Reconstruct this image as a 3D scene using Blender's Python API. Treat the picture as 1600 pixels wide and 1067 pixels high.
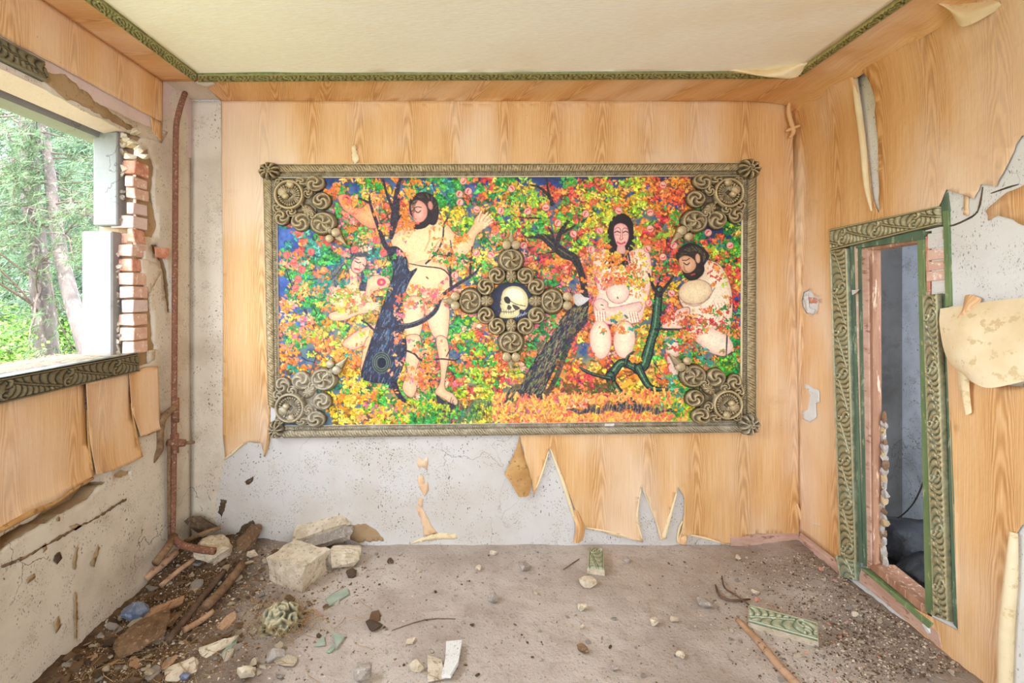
import bpy, bmesh, math, random
import numpy as np
from mathutils import Vector, Matrix, noise as mnoise
from mathutils.geometry import delaunay_2d_cdt
for o in list(bpy.data.objects): bpy.data.objects.remove(o)
SC = bpy.context.scene
COL = SC.collection
PI = math.pi
# ------------------------------------------------------------------ camera
CAMZ, F, VX, VY = 1.62, 800.0, 750.0, 458.0     # eye height, focal length in px, vanishing point
cd = bpy.data.cameras.new('camera'); cam = bpy.data.objects.new('camera', cd); COL.objects.link(cam)
cam.location = (0, 0, CAMZ); cam.rotation_euler = (PI/2, 0, 0)
cd.sensor_width = 36; cd.lens = 18; cd.shift_x = 50/1600; cd.shift_y = -(533.5-VY)/1600
cd.clip_start = .02; cd.clip_end = 200
SC.camera = cam
# ------------------------------------------------------------------ sky and light
W = bpy.data.worlds.new('sky'); SC.world = W; W.use_nodes = True
wn = W.node_tree.nodes; wn['Background'].inputs[0].default_value = (.75, .87, 1, 1)
wn['Background'].inputs[1].default_value = 7.0
XL, XR, YB, YR, ZC = -1.86, 2.06, 3.3, -2.6, 2.862
def portal(name, loc, rot, sx, sy):
    l = bpy.data.lights.new(name, 'AREA'); l.shape = 'RECTANGLE'; l.size = sx; l.size_y = sy
    l.cycles.is_portal = True
    o = bpy.data.objects.new(name, l); COL.objects.link(o); o.location = loc; o.rotation_euler = rot
portal('window_portal', (-2.2, 1.75, 1.87), (0, -PI/2, 0), 1.3, 2.1)
portal('rear_portal', (.1, YR-.05, 1.7), (PI/2, 0, 0), 2.2, 1.8)
sl = bpy.data.lights.new('bounce_sun', 'SUN'); sl.energy = 11; sl.angle = math.radians(4); sl.color = (.97, .97, 1)  # added sun, aimed through the rear opening so its bounce brightens the ceiling
so = bpy.data.objects.new('bounce_sun', sl); COL.objects.link(so)
so.rotation_euler = Vector((-.12, .45, -.88)).to_track_quat('-Z', 'Y').to_euler()
vs = SC.view_settings; vs.view_transform = 'Standard'; vs.look = 'None'; vs.gamma = 1; vs.use_curve_mapping = False
vs.exposure = 1.2
SC.cycles.use_denoising = True
SC.cycles.max_bounces = 10; SC.cycles.diffuse_bounces = 8; SC.cycles.sample_clamp_indirect = 8
# ------------------------------------------------------------------ helpers
def lin(c):
    c = np.asarray(c, float)/255
    return np.where(c <= .04045, c/12.92, ((c+.055)/1.055)**2.4)
def L4(c): return tuple(float(x) for x in lin(c)) + (1,)
def at(px, py, Y): return Vector(((px-VX)/F*Y, Y, CAMZ-(py-VY)/F*Y))
def bk(px, py): return ((px-VX)/F*YB, CAMZ-(py-VY)/F*YB)                       # (X, Z) on the back wall
def lf(px, py): Y = F*-XL/(VX-px); return (Y, CAMZ-(py-VY)/F*Y)                 # (Y, Z) on the left wall
def rt(px, py): Y = F*XR/(px-VX); return (Y, CAMZ-(py-VY)/F*Y)                  # (Y, Z) on the right wall
def ce(px, py): Y = F*(ZC-CAMZ)/(VY-py); return ((px-VX)/F*Y, Y)                # (X, Y) on the ceiling
def fl(px, py, z=0): Y = F*(CAMZ-z)/(py-VY); return ((px-VX)/F*Y, Y)            # (X, Y) on the floor
MB = lambda a, b, d=0: Vector((a, YB-d, b))
ML = lambda a, b, d=0: Vector((XL+d, a, b))
MR = lambda a, b, d=0: Vector((XR-d, a, b))
MC = lambda a, b, d=0: Vector((a, b, ZC-d))
def fbm(x, y, z=0, o=4): return mnoise.fractal(Vector((x, y, z)), 1.0, 2.0, o)
def mk(name, verts, faces, mat=None, parent=None, uv=None, smooth=True, col=None):
    me = bpy.data.meshes.new(name); me.from_pydata([tuple(v) for v in verts], [], faces)
    if uv is not None:
        lay = me.uv_layers.new(name='UVMap'); li = np.empty(len(me.loops), int); me.loops.foreach_get('vertex_index', li)
        lay.data.foreach_set('uv', np.asarray(uv, np.float32)[li].ravel())
    if col is not None:
        ca = me.color_attributes.new('Col', 'FLOAT_COLOR', 'POINT'); ca.data.foreach_set('color', np.asarray(col, np.float32).ravel())
    if smooth: me.polygons.foreach_set('use_smooth', [True]*len(me.polygons))
    me.update()
    o = bpy.data.objects.new(name, me); COL.objects.link(o)
    if mat: me.materials.append(mat)
    if parent: o.parent = parent; o.matrix_parent_inverse = parent.matrix_world.inverted()
    return o
def gridfaces(nu, nv):
    a = np.arange((nu-1)*(nv-1)); i = a//(nv-1); j = a % (nv-1); b = i*nv+j
    return np.stack([b, b+nv, b+nv+1, b+1], 1).tolist()
def box(bm, x0, x1, y0, y1, z0, z1):
    v = [bm.verts.new(p) for p in ((x0,y0,z0),(x1,y0,z0),(x1,y1,z0),(x0,y1,z0),(x0,y0,z1),(x1,y0,z1),(x1,y1,z1),(x0,y1,z1))]
    for f in ((0,3,2,1),(4,5,6,7),(0,1,5,4),(1,2,6,5),(2,3,7,6),(3,0,4,7)): bm.faces.new([v[i] for i in f])
def prism(bm, pts, ax, lo, hi):                      # polygon pts in two axes, extruded along axis ax
    def P(p, t):
        q = list(p); q.insert(ax, t); return q
    a = [bm.verts.new(P(p, lo)) for p in pts]; b = [bm.verts.new(P(p, hi)) for p in pts]
    n = len(pts)
    for i in range(n): bm.faces.new([a[i], a[(i+1)%n], b[(i+1)%n], b[i]])
    bm.faces.new(a[::-1]); bm.faces.new(b)
def bmo(name, bm, mat=None, parent=None, smooth=False, bevel=0):
    bmesh.ops.recalc_face_normals(bm, faces=bm.faces)
    if bevel: bmesh.ops.bevel(bm, geom=list(bm.edges), offset=bevel, segments=1, affect='EDGES')
    me = bpy.data.meshes.new(name); bm.to_mesh(me); bm.free()
    if smooth: me.polygons.foreach_set('use_smooth', [True]*len(me.polygons))
    o = bpy.data.objects.new(name, me); COL.objects.link(o)
    if mat: me.materials.append(mat)
    if parent: o.parent = parent; o.matrix_parent_inverse = parent.matrix_world.inverted()
    return o
def tag(o, label=None, cat=None, group=None, kind=None):
    if label: o['label'] = label
    if cat: o['category'] = cat
    if group: o['group'] = group
    if kind: o['kind'] = kind
    return o
def empty(name, loc, label=None, cat=None, group=None, kind=None):
    o = bpy.data.objects.new(name, None); COL.objects.link(o); o.location = loc; o.empty_display_size = .05
    bpy.context.view_layer.update()
    return tag(o, label, cat, group, kind)
def tubegeo(pts, rad, n=8, cap=True):
    pts = [Vector(p) for p in pts]; V = []; Fc = []
    if not hasattr(rad, '__len__'): rad = [rad]*len(pts)
    t0 = (pts[1]-pts[0]).normalized(); up = Vector((0,0,1)) if abs(t0.z) < .9 else Vector((1,0,0))
    nrm = t0.cross(up).normalized()
    for i, p in enumerate(pts):
        t = (pts[min(i+1, len(pts)-1)]-pts[max(i-1, 0)]).normalized()
        nrm = (nrm-t*nrm.dot(t)).normalized(); b = t.cross(nrm)
        for k in range(n):
            a = 2*PI*k/n; V.append(p+(nrm*math.cos(a)+b*math.sin(a))*rad[i])
    for i in range(len(pts)-1):
        for k in range(n): Fc.append([i*n+k, i*n+(k+1)%n, (i+1)*n+(k+1)%n, (i+1)*n+k])
    if cap: Fc.append(list(range(n))[::-1]); Fc.append([(len(pts)-1)*n+k for k in range(n)])
    return V, Fc
def smoothpts(pts, m=4):
    pts = [Vector(p) for p in pts]; out = []
    for i in range(len(pts)-1):
        p0, p1, p2, p3 = pts[max(i-1,0)], pts[i], pts[i+1], pts[min(i+2,len(pts)-1)]
        for k in range(m):
            t = k/m; out.append(.5*((2*p1)+(p2-p0)*t+(2*p0-5*p1+4*p2-p3)*t*t+(3*p1-p0-3*p2+p3)*t**3))
    out.append(pts[-1]); return out
def tube(name, pts, rad, mat, parent=None, n=8, sm=0):
    if sm:
        k = len(pts); q = smoothpts(pts, sm)
        if hasattr(rad, '__len__'): rad = list(np.interp(np.linspace(0, k-1, len(q)), range(k), rad))
        pts = q
    V, Fc = tubegeo(pts, rad, n); return mk(name, V, Fc, mat, parent)
def inpoly(P, poly):
    P = np.asarray(P, float); poly = np.asarray(poly, float); x, y = P[:,0], P[:,1]; r = np.zeros(len(P), bool)
    j = len(poly)-1
    for i in range(len(poly)):
        xi, yi = poly[i]; xj, yj = poly[j]
        c = (yi > y) != (yj > y)
        if c.any(): r ^= c & (x < (xj-xi)*(y-yi)/((yj-yi) if yj != yi else 1e-12)+xi)
        j = i
    return r
def jag(poly, amp=.006, step=.02, seed=0, closed=True, fixed=()):
    r = random.Random(seed); out = []; n = len(poly)
    for i in range(n if closed else n-1):
        a = Vector(poly[i]); b = Vector(poly[(i+1)%n]); d = (b-a).length; k = max(1, int(d/step))
        nr = Vector((-(b-a).y, (b-a).x)).normalized() if d else Vector((0,0))
        for q in range(k):
            p = a.lerp(b, q/k)
            if q and i not in fixed: p = p+nr*(r.gauss(0, amp)*.6+amp*mnoise.noise(Vector((p.x*14, p.y*14, seed))))
            out.append((p.x, p.y))
    if not closed: out.append(tuple(poly[-1]))
    return out
def sheet(name, outer, mapf, mat, parent=None, holes=(), sp=.04, disp=None, off=.003, thick=.0015, uvs=None, flip=False, rot=False):
    """a sheet cut along an outline, with holes, laid over a wall; a is across, b is along the paper's grain"""
    vs_ = []; ed = []
    for poly in [outer]+list(holes):
        n0 = len(vs_); vs_ += [Vector(p) for p in poly]; ed += [(n0+i, n0+(i+1)%len(poly)) for i in range(len(poly))]
    A = np.asarray(outer); lo, hi = A.min(0), A.max(0)
    gx, gy = np.meshgrid(np.arange(lo[0]+sp/2, hi[0], sp), np.arange(lo[1]+sp/2, hi[1], sp), indexing='ij')
    G = np.stack([gx.ravel(), gy.ravel()], 1); keep = inpoly(G, outer)
    for h in holes: keep &= ~inpoly(G, h)
    vs_ += [Vector(p) for p in G[keep]]
    r = delaunay_2d_cdt(vs_, ed, [], 0, 1e-6)
    V2 = np.array([tuple(v) for v in r[0]]); T = np.array([list(f) for f in r[2] if len(f) == 3])
    c = V2[T].mean(1); k = inpoly(c, outer)
    for h in holes: k &= ~inpoly(c, h)
    T = T[k]; used = np.unique(T); re = -np.ones(len(V2), int); re[used] = np.arange(len(used)); V2 = V2[used]; T = re[T]
    V = [mapf(a, b, off+(disp(a, b) if disp else 0)) for a, b in V2]
    n = len(V); Fc = T.tolist()
    if thick:                                                        # give the sheet an edge down to the wall
        from collections import Counter
        ec = Counter()
        for t in Fc:
            for i in range(3): ec[(t[i], t[(i+1)%3])] += 1
        bd = [e for e in ec if (e[1], e[0]) not in ec]
        ids = {}
        for e in bd:
            for q in e:
                if q not in ids: ids[q] = len(V); V.append(mapf(V2[q][0], V2[q][1], off+(disp(*V2[q]) if disp else 0)-thick))
        for a, b in bd: Fc.append([b, a, ids[a], ids[b]])
        ex = np.array([V2[q] for q in ids]).reshape(-1, 2); V2 = np.vstack([V2, ex])
    s = uvs or (lambda a, b: (a, b))
    UV = [s(a, b) for a, b in V2]
    o = mk(name, V, Fc, mat, parent, uv=UV)
    return o
def patch(name, rows, mat, parent=None, m=5, uvsc=None):
    """a curved paper flap through rows of 3D control points"""
    R = [smoothpts(r, m) for r in rows]; C = [smoothpts([r[i] for r in R], m) for i in range(len(R[0]))]
    nu, nv = len(C), len(C[0]); V = [C[i][j] for i in range(nu) for j in range(nv)]
    uv = [(v.x+v.y, v.z) for v in V]
    return mk(name, V, gridfaces(nu, nv), mat, parent, uv=uv)
def sstep(a, b, x): t = np.clip((x-a)/(b-a), 0, 1); return t*t*(3-2*t)
# ------------------------------------------------------------------ materials
class NM:
    def __init__(s, name):
        s.m = bpy.data.materials.new(name); s.m.use_nodes = True; s.t = s.m.node_tree; s.b = s.t.nodes['Principled BSDF']
        s.b.inputs['Specular IOR Level'].default_value = .25
    def n(s, typ, ins=None, **kw):
        nd = s.t.nodes.new('ShaderNode'+typ)
        for k, v in kw.items(): setattr(nd, k, v)
        for k, v in (ins or {}).items():
            i = nd.inputs[k]
            if isinstance(v, bpy.types.NodeSocket): s.t.links.new(v, i)
            else: i.default_value = v
        return nd
    def math(s, op, a, b=0., c=0., clamp=False):
        nd = s.n('Math', {0: a, 1: b, 2: c}, operation=op); nd.use_clamp = clamp; return nd.outputs[0]
    def mix(s, f, a, b, bt='MIX'):
        nd = s.t.nodes.new('ShaderNodeMix'); nd.data_type = 'RGBA'; nd.blend_type = bt
        for i, v in ((0, f), (6, a), (7, b)):
            if isinstance(v, bpy.types.NodeSocket): s.t.links.new(v, nd.inputs[i])
            else: nd.inputs[i].default_value = v if i else v
        return nd.outputs[2]
    def noise(s, vec, sc, det=4, rough=.55, dist=0):
        return s.n('TexNoise', {'Vector': vec, 'Scale': sc, 'Detail': det, 'Roughness': rough, 'Distortion': dist}).outputs[0]
    def ramp(s, f, stops):
        nd = s.n('ValToRGB', {0: f}); e = nd.color_ramp.elements
        while len(e) < len(stops): e.new(.5)
        for q, (p, c) in zip(e, stops): q.position = p; q.color = c
        return nd.outputs[0]
    def stepr(s, f, a, b):
        return s.n('MapRange', {0: f, 1: a, 2: b, 3: 0., 4: 1.}, interpolation_type='SMOOTHSTEP').outputs[0]
    def mapv(s, vec, scale=(1,1,1), loc=(0,0,0)): return s.n('Mapping', {0: vec, 1: loc, 3: scale}).outputs[0]
    def obj(s): return s.n('TexCoord').outputs['Object']
    def geo(s): return s.n('NewGeometry').outputs['Position']
    def uv(s): return s.n('TexCoord').outputs['UV']
    def fin(s, col, rough=.8, bump=None, bs=.3, bd=.01, metal=0, spec=None):
        for k, v in (('Base Color', col), ('Roughness', rough), ('Metallic', metal)):
            if isinstance(v, bpy.types.NodeSocket): s.t.links.new(v, s.b.inputs[k])
            else: s.b.inputs[k].default_value = v
        if spec is not None: s.b.inputs['Specular IOR Level'].default_value = spec
        if bump is not None:
            nd = s.n('Bump', {'Height': bump, 'Strength': bs, 'Distance': bd}); s.t.links.new(nd.outputs[0], s.b.inputs['Normal'])
        return s.m
def wood_paper(name, light, mid, dark, pale):
    """printed wood-grain wallpaper: arched grain repeating in strips"""
    k = NM(name); uv = k.uv(); sx = k.n('SeparateXYZ', {0: uv}); u, v = sx.outputs[0], sx.outputs[1]
    big = k.noise(k.mapv(uv, (1.6, .7, 1)), 1.0, 3); wob = k.noise(k.mapv(uv, (5, .9, 1)), 1.0, 4)
    uw = k.math('ADD', u, k.math('MULTIPLY', k.math('SUBTRACT', wob, .5), .10))
    strip = k.math('FLOOR', k.math('MULTIPLY', uw, 1/.31))
    rnd = k.n('TexWhiteNoise', {'W': strip}, noise_dimensions='1D').outputs[0]
    um = k.math('SUBTRACT', k.math('SUBTRACT', uw, k.math('MULTIPLY', strip, .31)), .155)
    ph = k.math('ADD', k.math('MULTIPLY', k.math('MULTIPLY', um, um), 1250.), k.math('MULTIPLY', v, 6.))
    ph = k.math('ADD', ph, k.math('ADD', k.math('MULTIPLY', rnd, 29.), k.math('MULTIPLY', k.noise(k.mapv(uv, (7, 1.6, 1)), 1., 4), 3.5)))
    arch = k.math('ADD', k.math('MULTIPLY', k.math('SINE', k.math('MULTIPLY', ph, 6.283)), .5), .5)
    fade = k.stepr(k.math('ABSOLUTE', um), .13, .03)
    fine = k.noise(k.mapv(uv, (190, 3.2, 1)), 1., 3, .6)
    fine2 = k.noise(k.mapv(uv, (520, 14, 1)), 1., 2, .5)
    g = k.math('ADD', k.math('MULTIPLY', k.math('MULTIPLY', arch, fade), .30), k.math('MULTIPLY', fine, .75))
    g = k.math('ADD', g, k.math('MULTIPLY', fine2, .25))
    c = k.ramp(g, [(.30, light), (.62, mid), (1.0, dark)])
    c = k.mix(k.math('MULTIPLY', k.stepr(big, .42, .66), .55), c, pale)
    st = k.noise(k.mapv(uv, (2.3, 2.9, 1), (3, 7, 0)), 1., 6, .65)
    c = k.mix(k.math('MULTIPLY', k.stepr(st, .60, .72), .22), c, L4((176, 128, 80)))
    sp = k.n('TexVoronoi', {'Vector': uv, 'Scale': 26., 'Randomness': 1.}); 
    spk = k.math('MULTIPLY', k.stepr(sp.outputs[0], .075, .045), k.stepr(k.noise(uv, 2.1, 3), .56, .62))
    c = k.mix(k.math('MULTIPLY', spk, .7), c, L4((95, 65, 40)))
    h = k.math('ADD', k.math('MULTIPLY', k.noise(k.mapv(uv, (5, 3, 1)), 1., 4), 1.), k.math('MULTIPLY', fine, .03))
    return k.fin(c, .55, h, .45, .025)
PAPER = wood_paper('wood_grain_wallpaper', L4((236, 197, 148)), L4((219, 168, 110)), L4((174, 120, 70)), L4((242, 222, 200)))
def plaster(name, base, stain, speck=.5, dirt=.5, cracks=.5, low=None):
    k = NM(name); g = k.geo()
    n1 = k.noise(g, 1.9, 6, .62); n2 = k.noise(g, 9., 5, .6); n3 = k.noise(g, 60., 3, .6)
    c = k.mix(k.math('MULTIPLY', k.stepr(n1, .42, .72), dirt), base, stain)
    c = k.mix(k.math('MULTIPLY', k.stepr(n2, .55, .75), dirt*.6), c, stain)
    wv = k.n('VectorMath', {0: g, 1: k.n('VectorMath', {0: k.n('TexNoise', {'Vector': g, 'Scale': 14.}).outputs[1], 3: .06}, operation='SCALE').outputs[0]}, operation='ADD').outputs[0]
    v1 = k.n('TexVoronoi', {'Vector': k.mapv(wv, (1, 1, .5)), 'Scale': 62.}).outputs[0]
    sm = k.math('MULTIPLY', k.stepr(v1, .24, .16), k.stepr(k.noise(g, 5.3, 3), .50, .60))
    c = k.mix(k.math('MULTIPLY', sm, speck), c, L4((84, 72, 60)))
    v2 = k.n('TexVoronoi', {'Vector': k.mapv(wv, (1, 1, .45)), 'Scale': 130.}).outputs[0]
    c = k.mix(k.math('MULTIPLY', k.math('MULTIPLY', k.stepr(v2, .30, .20), k.stepr(n2, .46, .58)), speck*.8), c, L4((84, 72, 60)))
    wc = k.n('VectorMath', {0: g, 1: k.n('VectorMath', {0: k.n('TexNoise', {'Vector': g, 'Scale': 5., 'Detail': 5.}).outputs[1], 3: .35}, operation='SCALE').outputs[0]}, operation='ADD').outputs[0]
    ck = k.n('TexVoronoi', {'Vector': k.mapv(wc, (1.3, 1.3, .7)), 'Scale': 1.8}, feature='DISTANCE_TO_EDGE').outputs[0]
    cm = k.math('MULTIPLY', k.stepr(ck, .006, .0015), k.stepr(k.noise(g, 1.4, 2), .52, .58))
    c = k.mix(k.math('MULTIPLY', cm, cracks), c, L4((70, 58, 46)))
    h = k.math('SUBTRACT', k.math('ADD', k.math('MULTIPLY', n2, .6), k.math('MULTIPLY', n3, .25)), k.math('MULTIPLY', cm, .6))
    return k.fin(c, .85, h, .45, .012)
PLASTER = plaster('bare_plaster', L4((212, 207, 203)), L4((190, 172, 150)), .85, .45, .35)
PLASTER_C = plaster('cream_plaster', L4((222, 210, 192)), L4((172, 152, 126)), .7, .6, .8)
PLASTER_W = plaster('white_limewash', L4((224, 222, 218)), L4((188, 180, 170)), .55, .5, .3)
PLASTER_J = plaster('weathered_jamb_plaster', L4((140, 138, 134)), L4((112, 108, 102)), .3, .6, .5)
PLASTER_PK = plaster('pink_plaster', L4((222, 198, 192)), L4((188, 168, 158)), .2, .4, .2)
MORTAR = plaster('brown_mortar', L4((176, 148, 112)), L4((128, 100, 70)), .6, .8, .4)
BLUEPL = plaster('grey_blue_plaster', L4((236, 242, 252)), L4((150, 154, 160)), .8, .7, .5)
CEMENT = plaster('dark_cement', L4((104, 102, 100)), L4((70, 66, 62)), .6, .9, .6)
def simple(name, c1, c2, sc=12., rough=.7, bump=.3, metal=0, spec=.25, c3=None, bd=.005, stretch=(1,1,1)):
    k = NM(name); g = k.mapv(k.obj(), stretch); n = k.noise(g, sc, 5, .62); c = k.mix(k.stepr(n, .3, .7), L4(c1), L4(c2))
    if c3: c = k.mix(k.stepr(k.noise(g, sc*2.7, 4, .7), .56, .64), c, L4(c3))
    return k.fin(c, rough, k.noise(g, sc*3, 5, .6), bump, bd, metal, spec)
BRICK = simple('weathered_brick', (196, 124, 98), (224, 170, 148), 14, .85, .5, c3=(232, 214, 200))
BRICK_P = simple('chalky_brick', (226, 190, 172), (214, 170, 150), 14, .85, .5, c3=(236, 224, 212))
PAPER_BACK = simple('paper_backing', (238, 220, 184), (228, 204, 160), 6, .8, .3, c3=(214, 188, 142))
PAPER_BACK_D = simple('stained_paper_backing', (206, 164, 108), (182, 136, 82), 9, .8, .3, c3=(150, 112, 70))
CREAMPAPER = simple('peeling_cream_paper', (244, 226, 188), (232, 208, 164), 5, .8, .2)
RUST = simple('rusty_pipe', (146, 98, 76), (118, 80, 64), 30, .75, .4, c3=(190, 160, 136))
OLDPIPE = simple('grimy_pipe', (150, 120, 88), (116, 88, 66), 22, .75, .4, c3=(90, 66, 50))
GREEN = simple('green_paint', (78, 100, 80), (104, 124, 98), 12, .5, .3, c3=(150, 160, 130), stretch=(1,1,.25))
LGREEN = simple('bright_green_paint', (126, 144, 96), (98, 122, 84), 12, .5, .3, c3=(170, 172, 130), stretch=(1,1,.25))
WOODJ = simple('bare_wood_jamb', (178, 134, 106), (146, 104, 80), 20, .7, .3, c3=(222, 186, 160), stretch=(1,1,.12))
PINKW = simple('faded_pink_wood', (206, 172, 154), (186, 146, 126), 16, .75, .3, c3=(150, 112, 94), stretch=(.3,.3,1))
ROCK_W = simple('plaster_chunk', (222, 208, 186), (196, 178, 152), 18, .9, .7, c3=(168, 146, 120), bd=.01)
ROCK_G = simple('grey_rubble', (178, 166, 156), (150, 138, 128), 24, .9, .7, c3=(206, 198, 188), bd=.01)
ROCK_B = simple('brown_rubble', (138, 108, 80), (106, 82, 62), 22, .9, .7, c3=(166, 138, 108), bd=.01)
ROCK_D = simple('dark_rubble', (104, 84, 66), (78, 62, 50), 22, .9, .7, c3=(134, 112, 88), bd=.01)
TWIG = simple('dry_twig', (116, 92, 74), (88, 68, 56), 30, .8, .3)
STICK = simple('pale_stick', (196, 160, 128), (168, 130, 100), 16, .75, .3, c3=(130, 98, 74))
STRAW = simple('dry_straw', (186, 154, 108), (150, 116, 80), 10, .8, .2)
GLASSG = simple('dusty_green_glass', (142, 160, 142), (168, 178, 160), 10, .25, .1, spec=.5)
BLUEBAG = simple('blue_plastic', (92, 104, 132), (132, 140, 158), 30, .3, .4, spec=.5)
BLACKBAG = simple('dark_sacking', (72, 72, 76), (46, 46, 50), 10, .55, .6, spec=.4, bd=.02)
SILLM = simple('gritty_sill_cement', (122, 110, 98), (94, 84, 74), 20, .95, .5)
WIRE = simple('black_wire', (50, 46, 44), (70, 64, 60), 10, .5, .1)
def gilt(name, lo, hi, dust, dustamt, rough=.42):
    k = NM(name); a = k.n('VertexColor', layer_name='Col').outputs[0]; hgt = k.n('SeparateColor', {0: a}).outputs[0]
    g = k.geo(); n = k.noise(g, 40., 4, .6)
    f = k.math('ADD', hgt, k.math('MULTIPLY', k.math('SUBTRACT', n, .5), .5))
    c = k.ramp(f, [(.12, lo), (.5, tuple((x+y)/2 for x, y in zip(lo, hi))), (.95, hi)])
    c = k.mix(k.math('MULTIPLY', k.stepr(k.noise(g, 7., 5, .65), .45, .7), dustamt), c, dust)
    return k.fin(c, rough, n, .12, .004, .25, .5)
GILT = gilt('old_gilt', L4((70, 56, 34)), L4((226, 200, 152)), L4((156, 142, 116)), .25)
GILT_P = gilt('pale_gilt', L4((92, 78, 56)), L4((214, 198, 166)), L4((196, 184, 164)), .5)  # paler gilt for the bottom rail, lower left ornament and lower corner leaves
GREENGOLD = gilt('green_gold_moulding', L4((76, 82, 58)), L4((214, 196, 150)), L4((156, 162, 136)), .42)
DARKCARV = gilt('dark_carved_moulding', L4((44, 42, 32)), L4((152, 138, 104)), L4((120, 116, 98)), .3)
PALECARV = gilt('dusty_green_moulding', L4((96, 112, 84)), L4((206, 202, 170)), L4((170, 178, 158)), .4)
CEILTRIM = gilt('green_ceiling_moulding', L4((54, 70, 30)), L4((196, 190, 128)), L4((112, 120, 70)), .3)
def ceilmat():
    k = NM('cream_ceiling_paper'); g = k.geo(); n = k.noise(k.mapv(g, (22, 120, 1)), 1., 4, .6); b = k.noise(g, 1.2, 4)
    c = k.mix(k.stepr(n, .3, .75), L4((253, 250, 240)), L4((248, 241, 226)))
    c = k.mix(k.math('MULTIPLY', k.stepr(b, .5, .75), .4), c, L4((240, 220, 180)))
    return k.fin(c, .8, k.math('ADD', n, k.math('MULTIPLY', k.noise(g, 3., 3), 3.)), .2, .01)
CEIL = ceilmat()
def dirt():
    k = NM('dusty_earth'); g = k.geo(); n1 = k.noise(g, 1.5, 6, .6); n2 = k.noise(g, 11., 6, .65); n3 = k.noise(g, 70., 4, .65)
    c = k.mix(k.stepr(n1, .35, .68), L4((200, 188, 178)), L4((172, 157, 146)))
    c = k.mix(k.math('MULTIPLY', k.stepr(n2, .5, .72), .5), c, L4((160, 144, 130)))
    c = k.mix(k.math('MULTIPLY', k.stepr(n3, .56, .70), .55), c, L4((124, 106, 92)))
    c = k.mix(k.math('MULTIPLY', k.stepr(n3, .40, .30), .35), c, L4((206, 188, 172)))
    a = k.n('VertexColor', layer_name='Col').outputs[0]; d = k.n('SeparateColor', {0: a}).outputs[0]
    c = k.mix(d, c, k.mix(k.stepr(n2, .35, .65), L4((80, 61, 46)), L4((116, 92, 70))))
    return k.fin(c, .95, k.math('ADD', k.math('MULTIPLY', n2, .8), k.math('MULTIPLY', n3, .5)), .65, .02, spec=.1)
DIRT = dirt()
# ------------------------------------------------------------------ the setting
def litter(x, y):                                    # how much dark litter covers the floor
    n = fbm(x*2.3, y*2.3, 5)*.25
    a = 1-sstep(-1.55, -.75, x+n*1.2+(y-2.6)*.30)
    b = sstep(1.25, 1.95, x+n+(2.4-y)*.12)*.55
    return float(np.clip(max(a, b)+n*.3, 0, 1))
def floorh(x, y):
    h = .010*fbm(x*2.1, y*2.1)+.004*fbm(x*8, y*8, 3)
    l = litter(x, y)
    h += l*(.014*fbm(x*7, y*7, 9)+.012*fbm(x*19, y*19, 4))
    h += .07*math.exp(-((x+1.62)**2/.10+(y-3.2)**2/.05))
    h += .035*math.exp(-((x-2.0)/.16)**2)
    return max(h, -.02)
xs = np.concatenate([np.linspace(XL-.02, XR+.02, 300)]); ys = np.concatenate([np.linspace(YR, 1.55, 24)[:-1], np.linspace(1.55, YB+.01, 150)])
V = []; Cc = []
for x in xs:
    for y in ys:
        V.append((x, y, floorh(x, y))); l = litter(x, y); Cc.append((l, l, l, 1))
floor = mk('floor', V, gridfaces(len(xs), len(ys)), DIRT, col=Cc); tag(floor, 'dusty earth covered floor of the abandoned room', kind='structure')
bm = bmesh.new(); box(bm, XL-.3, XR+1.3, YR, YB+.7, -.35, -.1); bmo('floor_slab', bm, MORTAR).__setitem__('kind', 'structure')
bm = bmesh.new(); box(bm, XL-.24, XR+.14, YB, YB+.2, -.1, 3.0)
wall_back = tag(bmo('wall_back', bm, PLASTER), 'back wall of bare speckled plaster under torn wallpaper', kind='structure')
# left wall with its window hole
bm = bmesh.new()
box(bm, -2.06, XL-.09, YR, YB, -.1, 1.262); box(bm, -2.06, XL-.014, YR, 1.25, -.1, 1.262)          # below the sill
box(bm, -2.055, XL-.09, 2.765, YB, 1.262, 2.45)     # pier beside the window
box(bm, -2.06, XL, YR, .75, 1.262, 2.45)             # pier nearer the camera
wall_left = tag(bmo('wall_left', bm, MORTAR), 'left wall with broken window opening', kind='structure')
bm = bmesh.new()
prism(bm, [(XL, 2.99), (XL, 2.49), (-1.985, 2.462), (-1.99, 2.99)], 1, YR, YB)
lintel = bmo('lintel', bm, PLASTER_PK, wall_left)
bm = bmesh.new(); prism(bm, [(-1.992, 2.99), (-1.992, 2.50), (-2.01, 2.44), (-2.11, 2.435), (-2.11, 2.99)], 1, YR, 3.1); bmo('outer_lintel', bm, PLASTER_J, wall_left)
# right wall with the niche door opening
dY0, dY1, dZ0, dZ1 = 2.335, 2.80, .05, 1.905
bm = bmesh.new()
box(bm, XR, XR+.07, YR, dY0, -.1, 3.0); box(bm, XR, XR+.07, dY1, YB, -.1, 3.0)
box(bm, XR, XR+.07, dY0, dY1, dZ1, 3.0); box(bm, XR, XR+.07, dY0, dY1, -.1, dZ0)
wall_right = tag(bmo('wall_right', bm, PLASTER_W), 'right wall of limewashed plaster under peeling wood paper', kind='structure')
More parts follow.
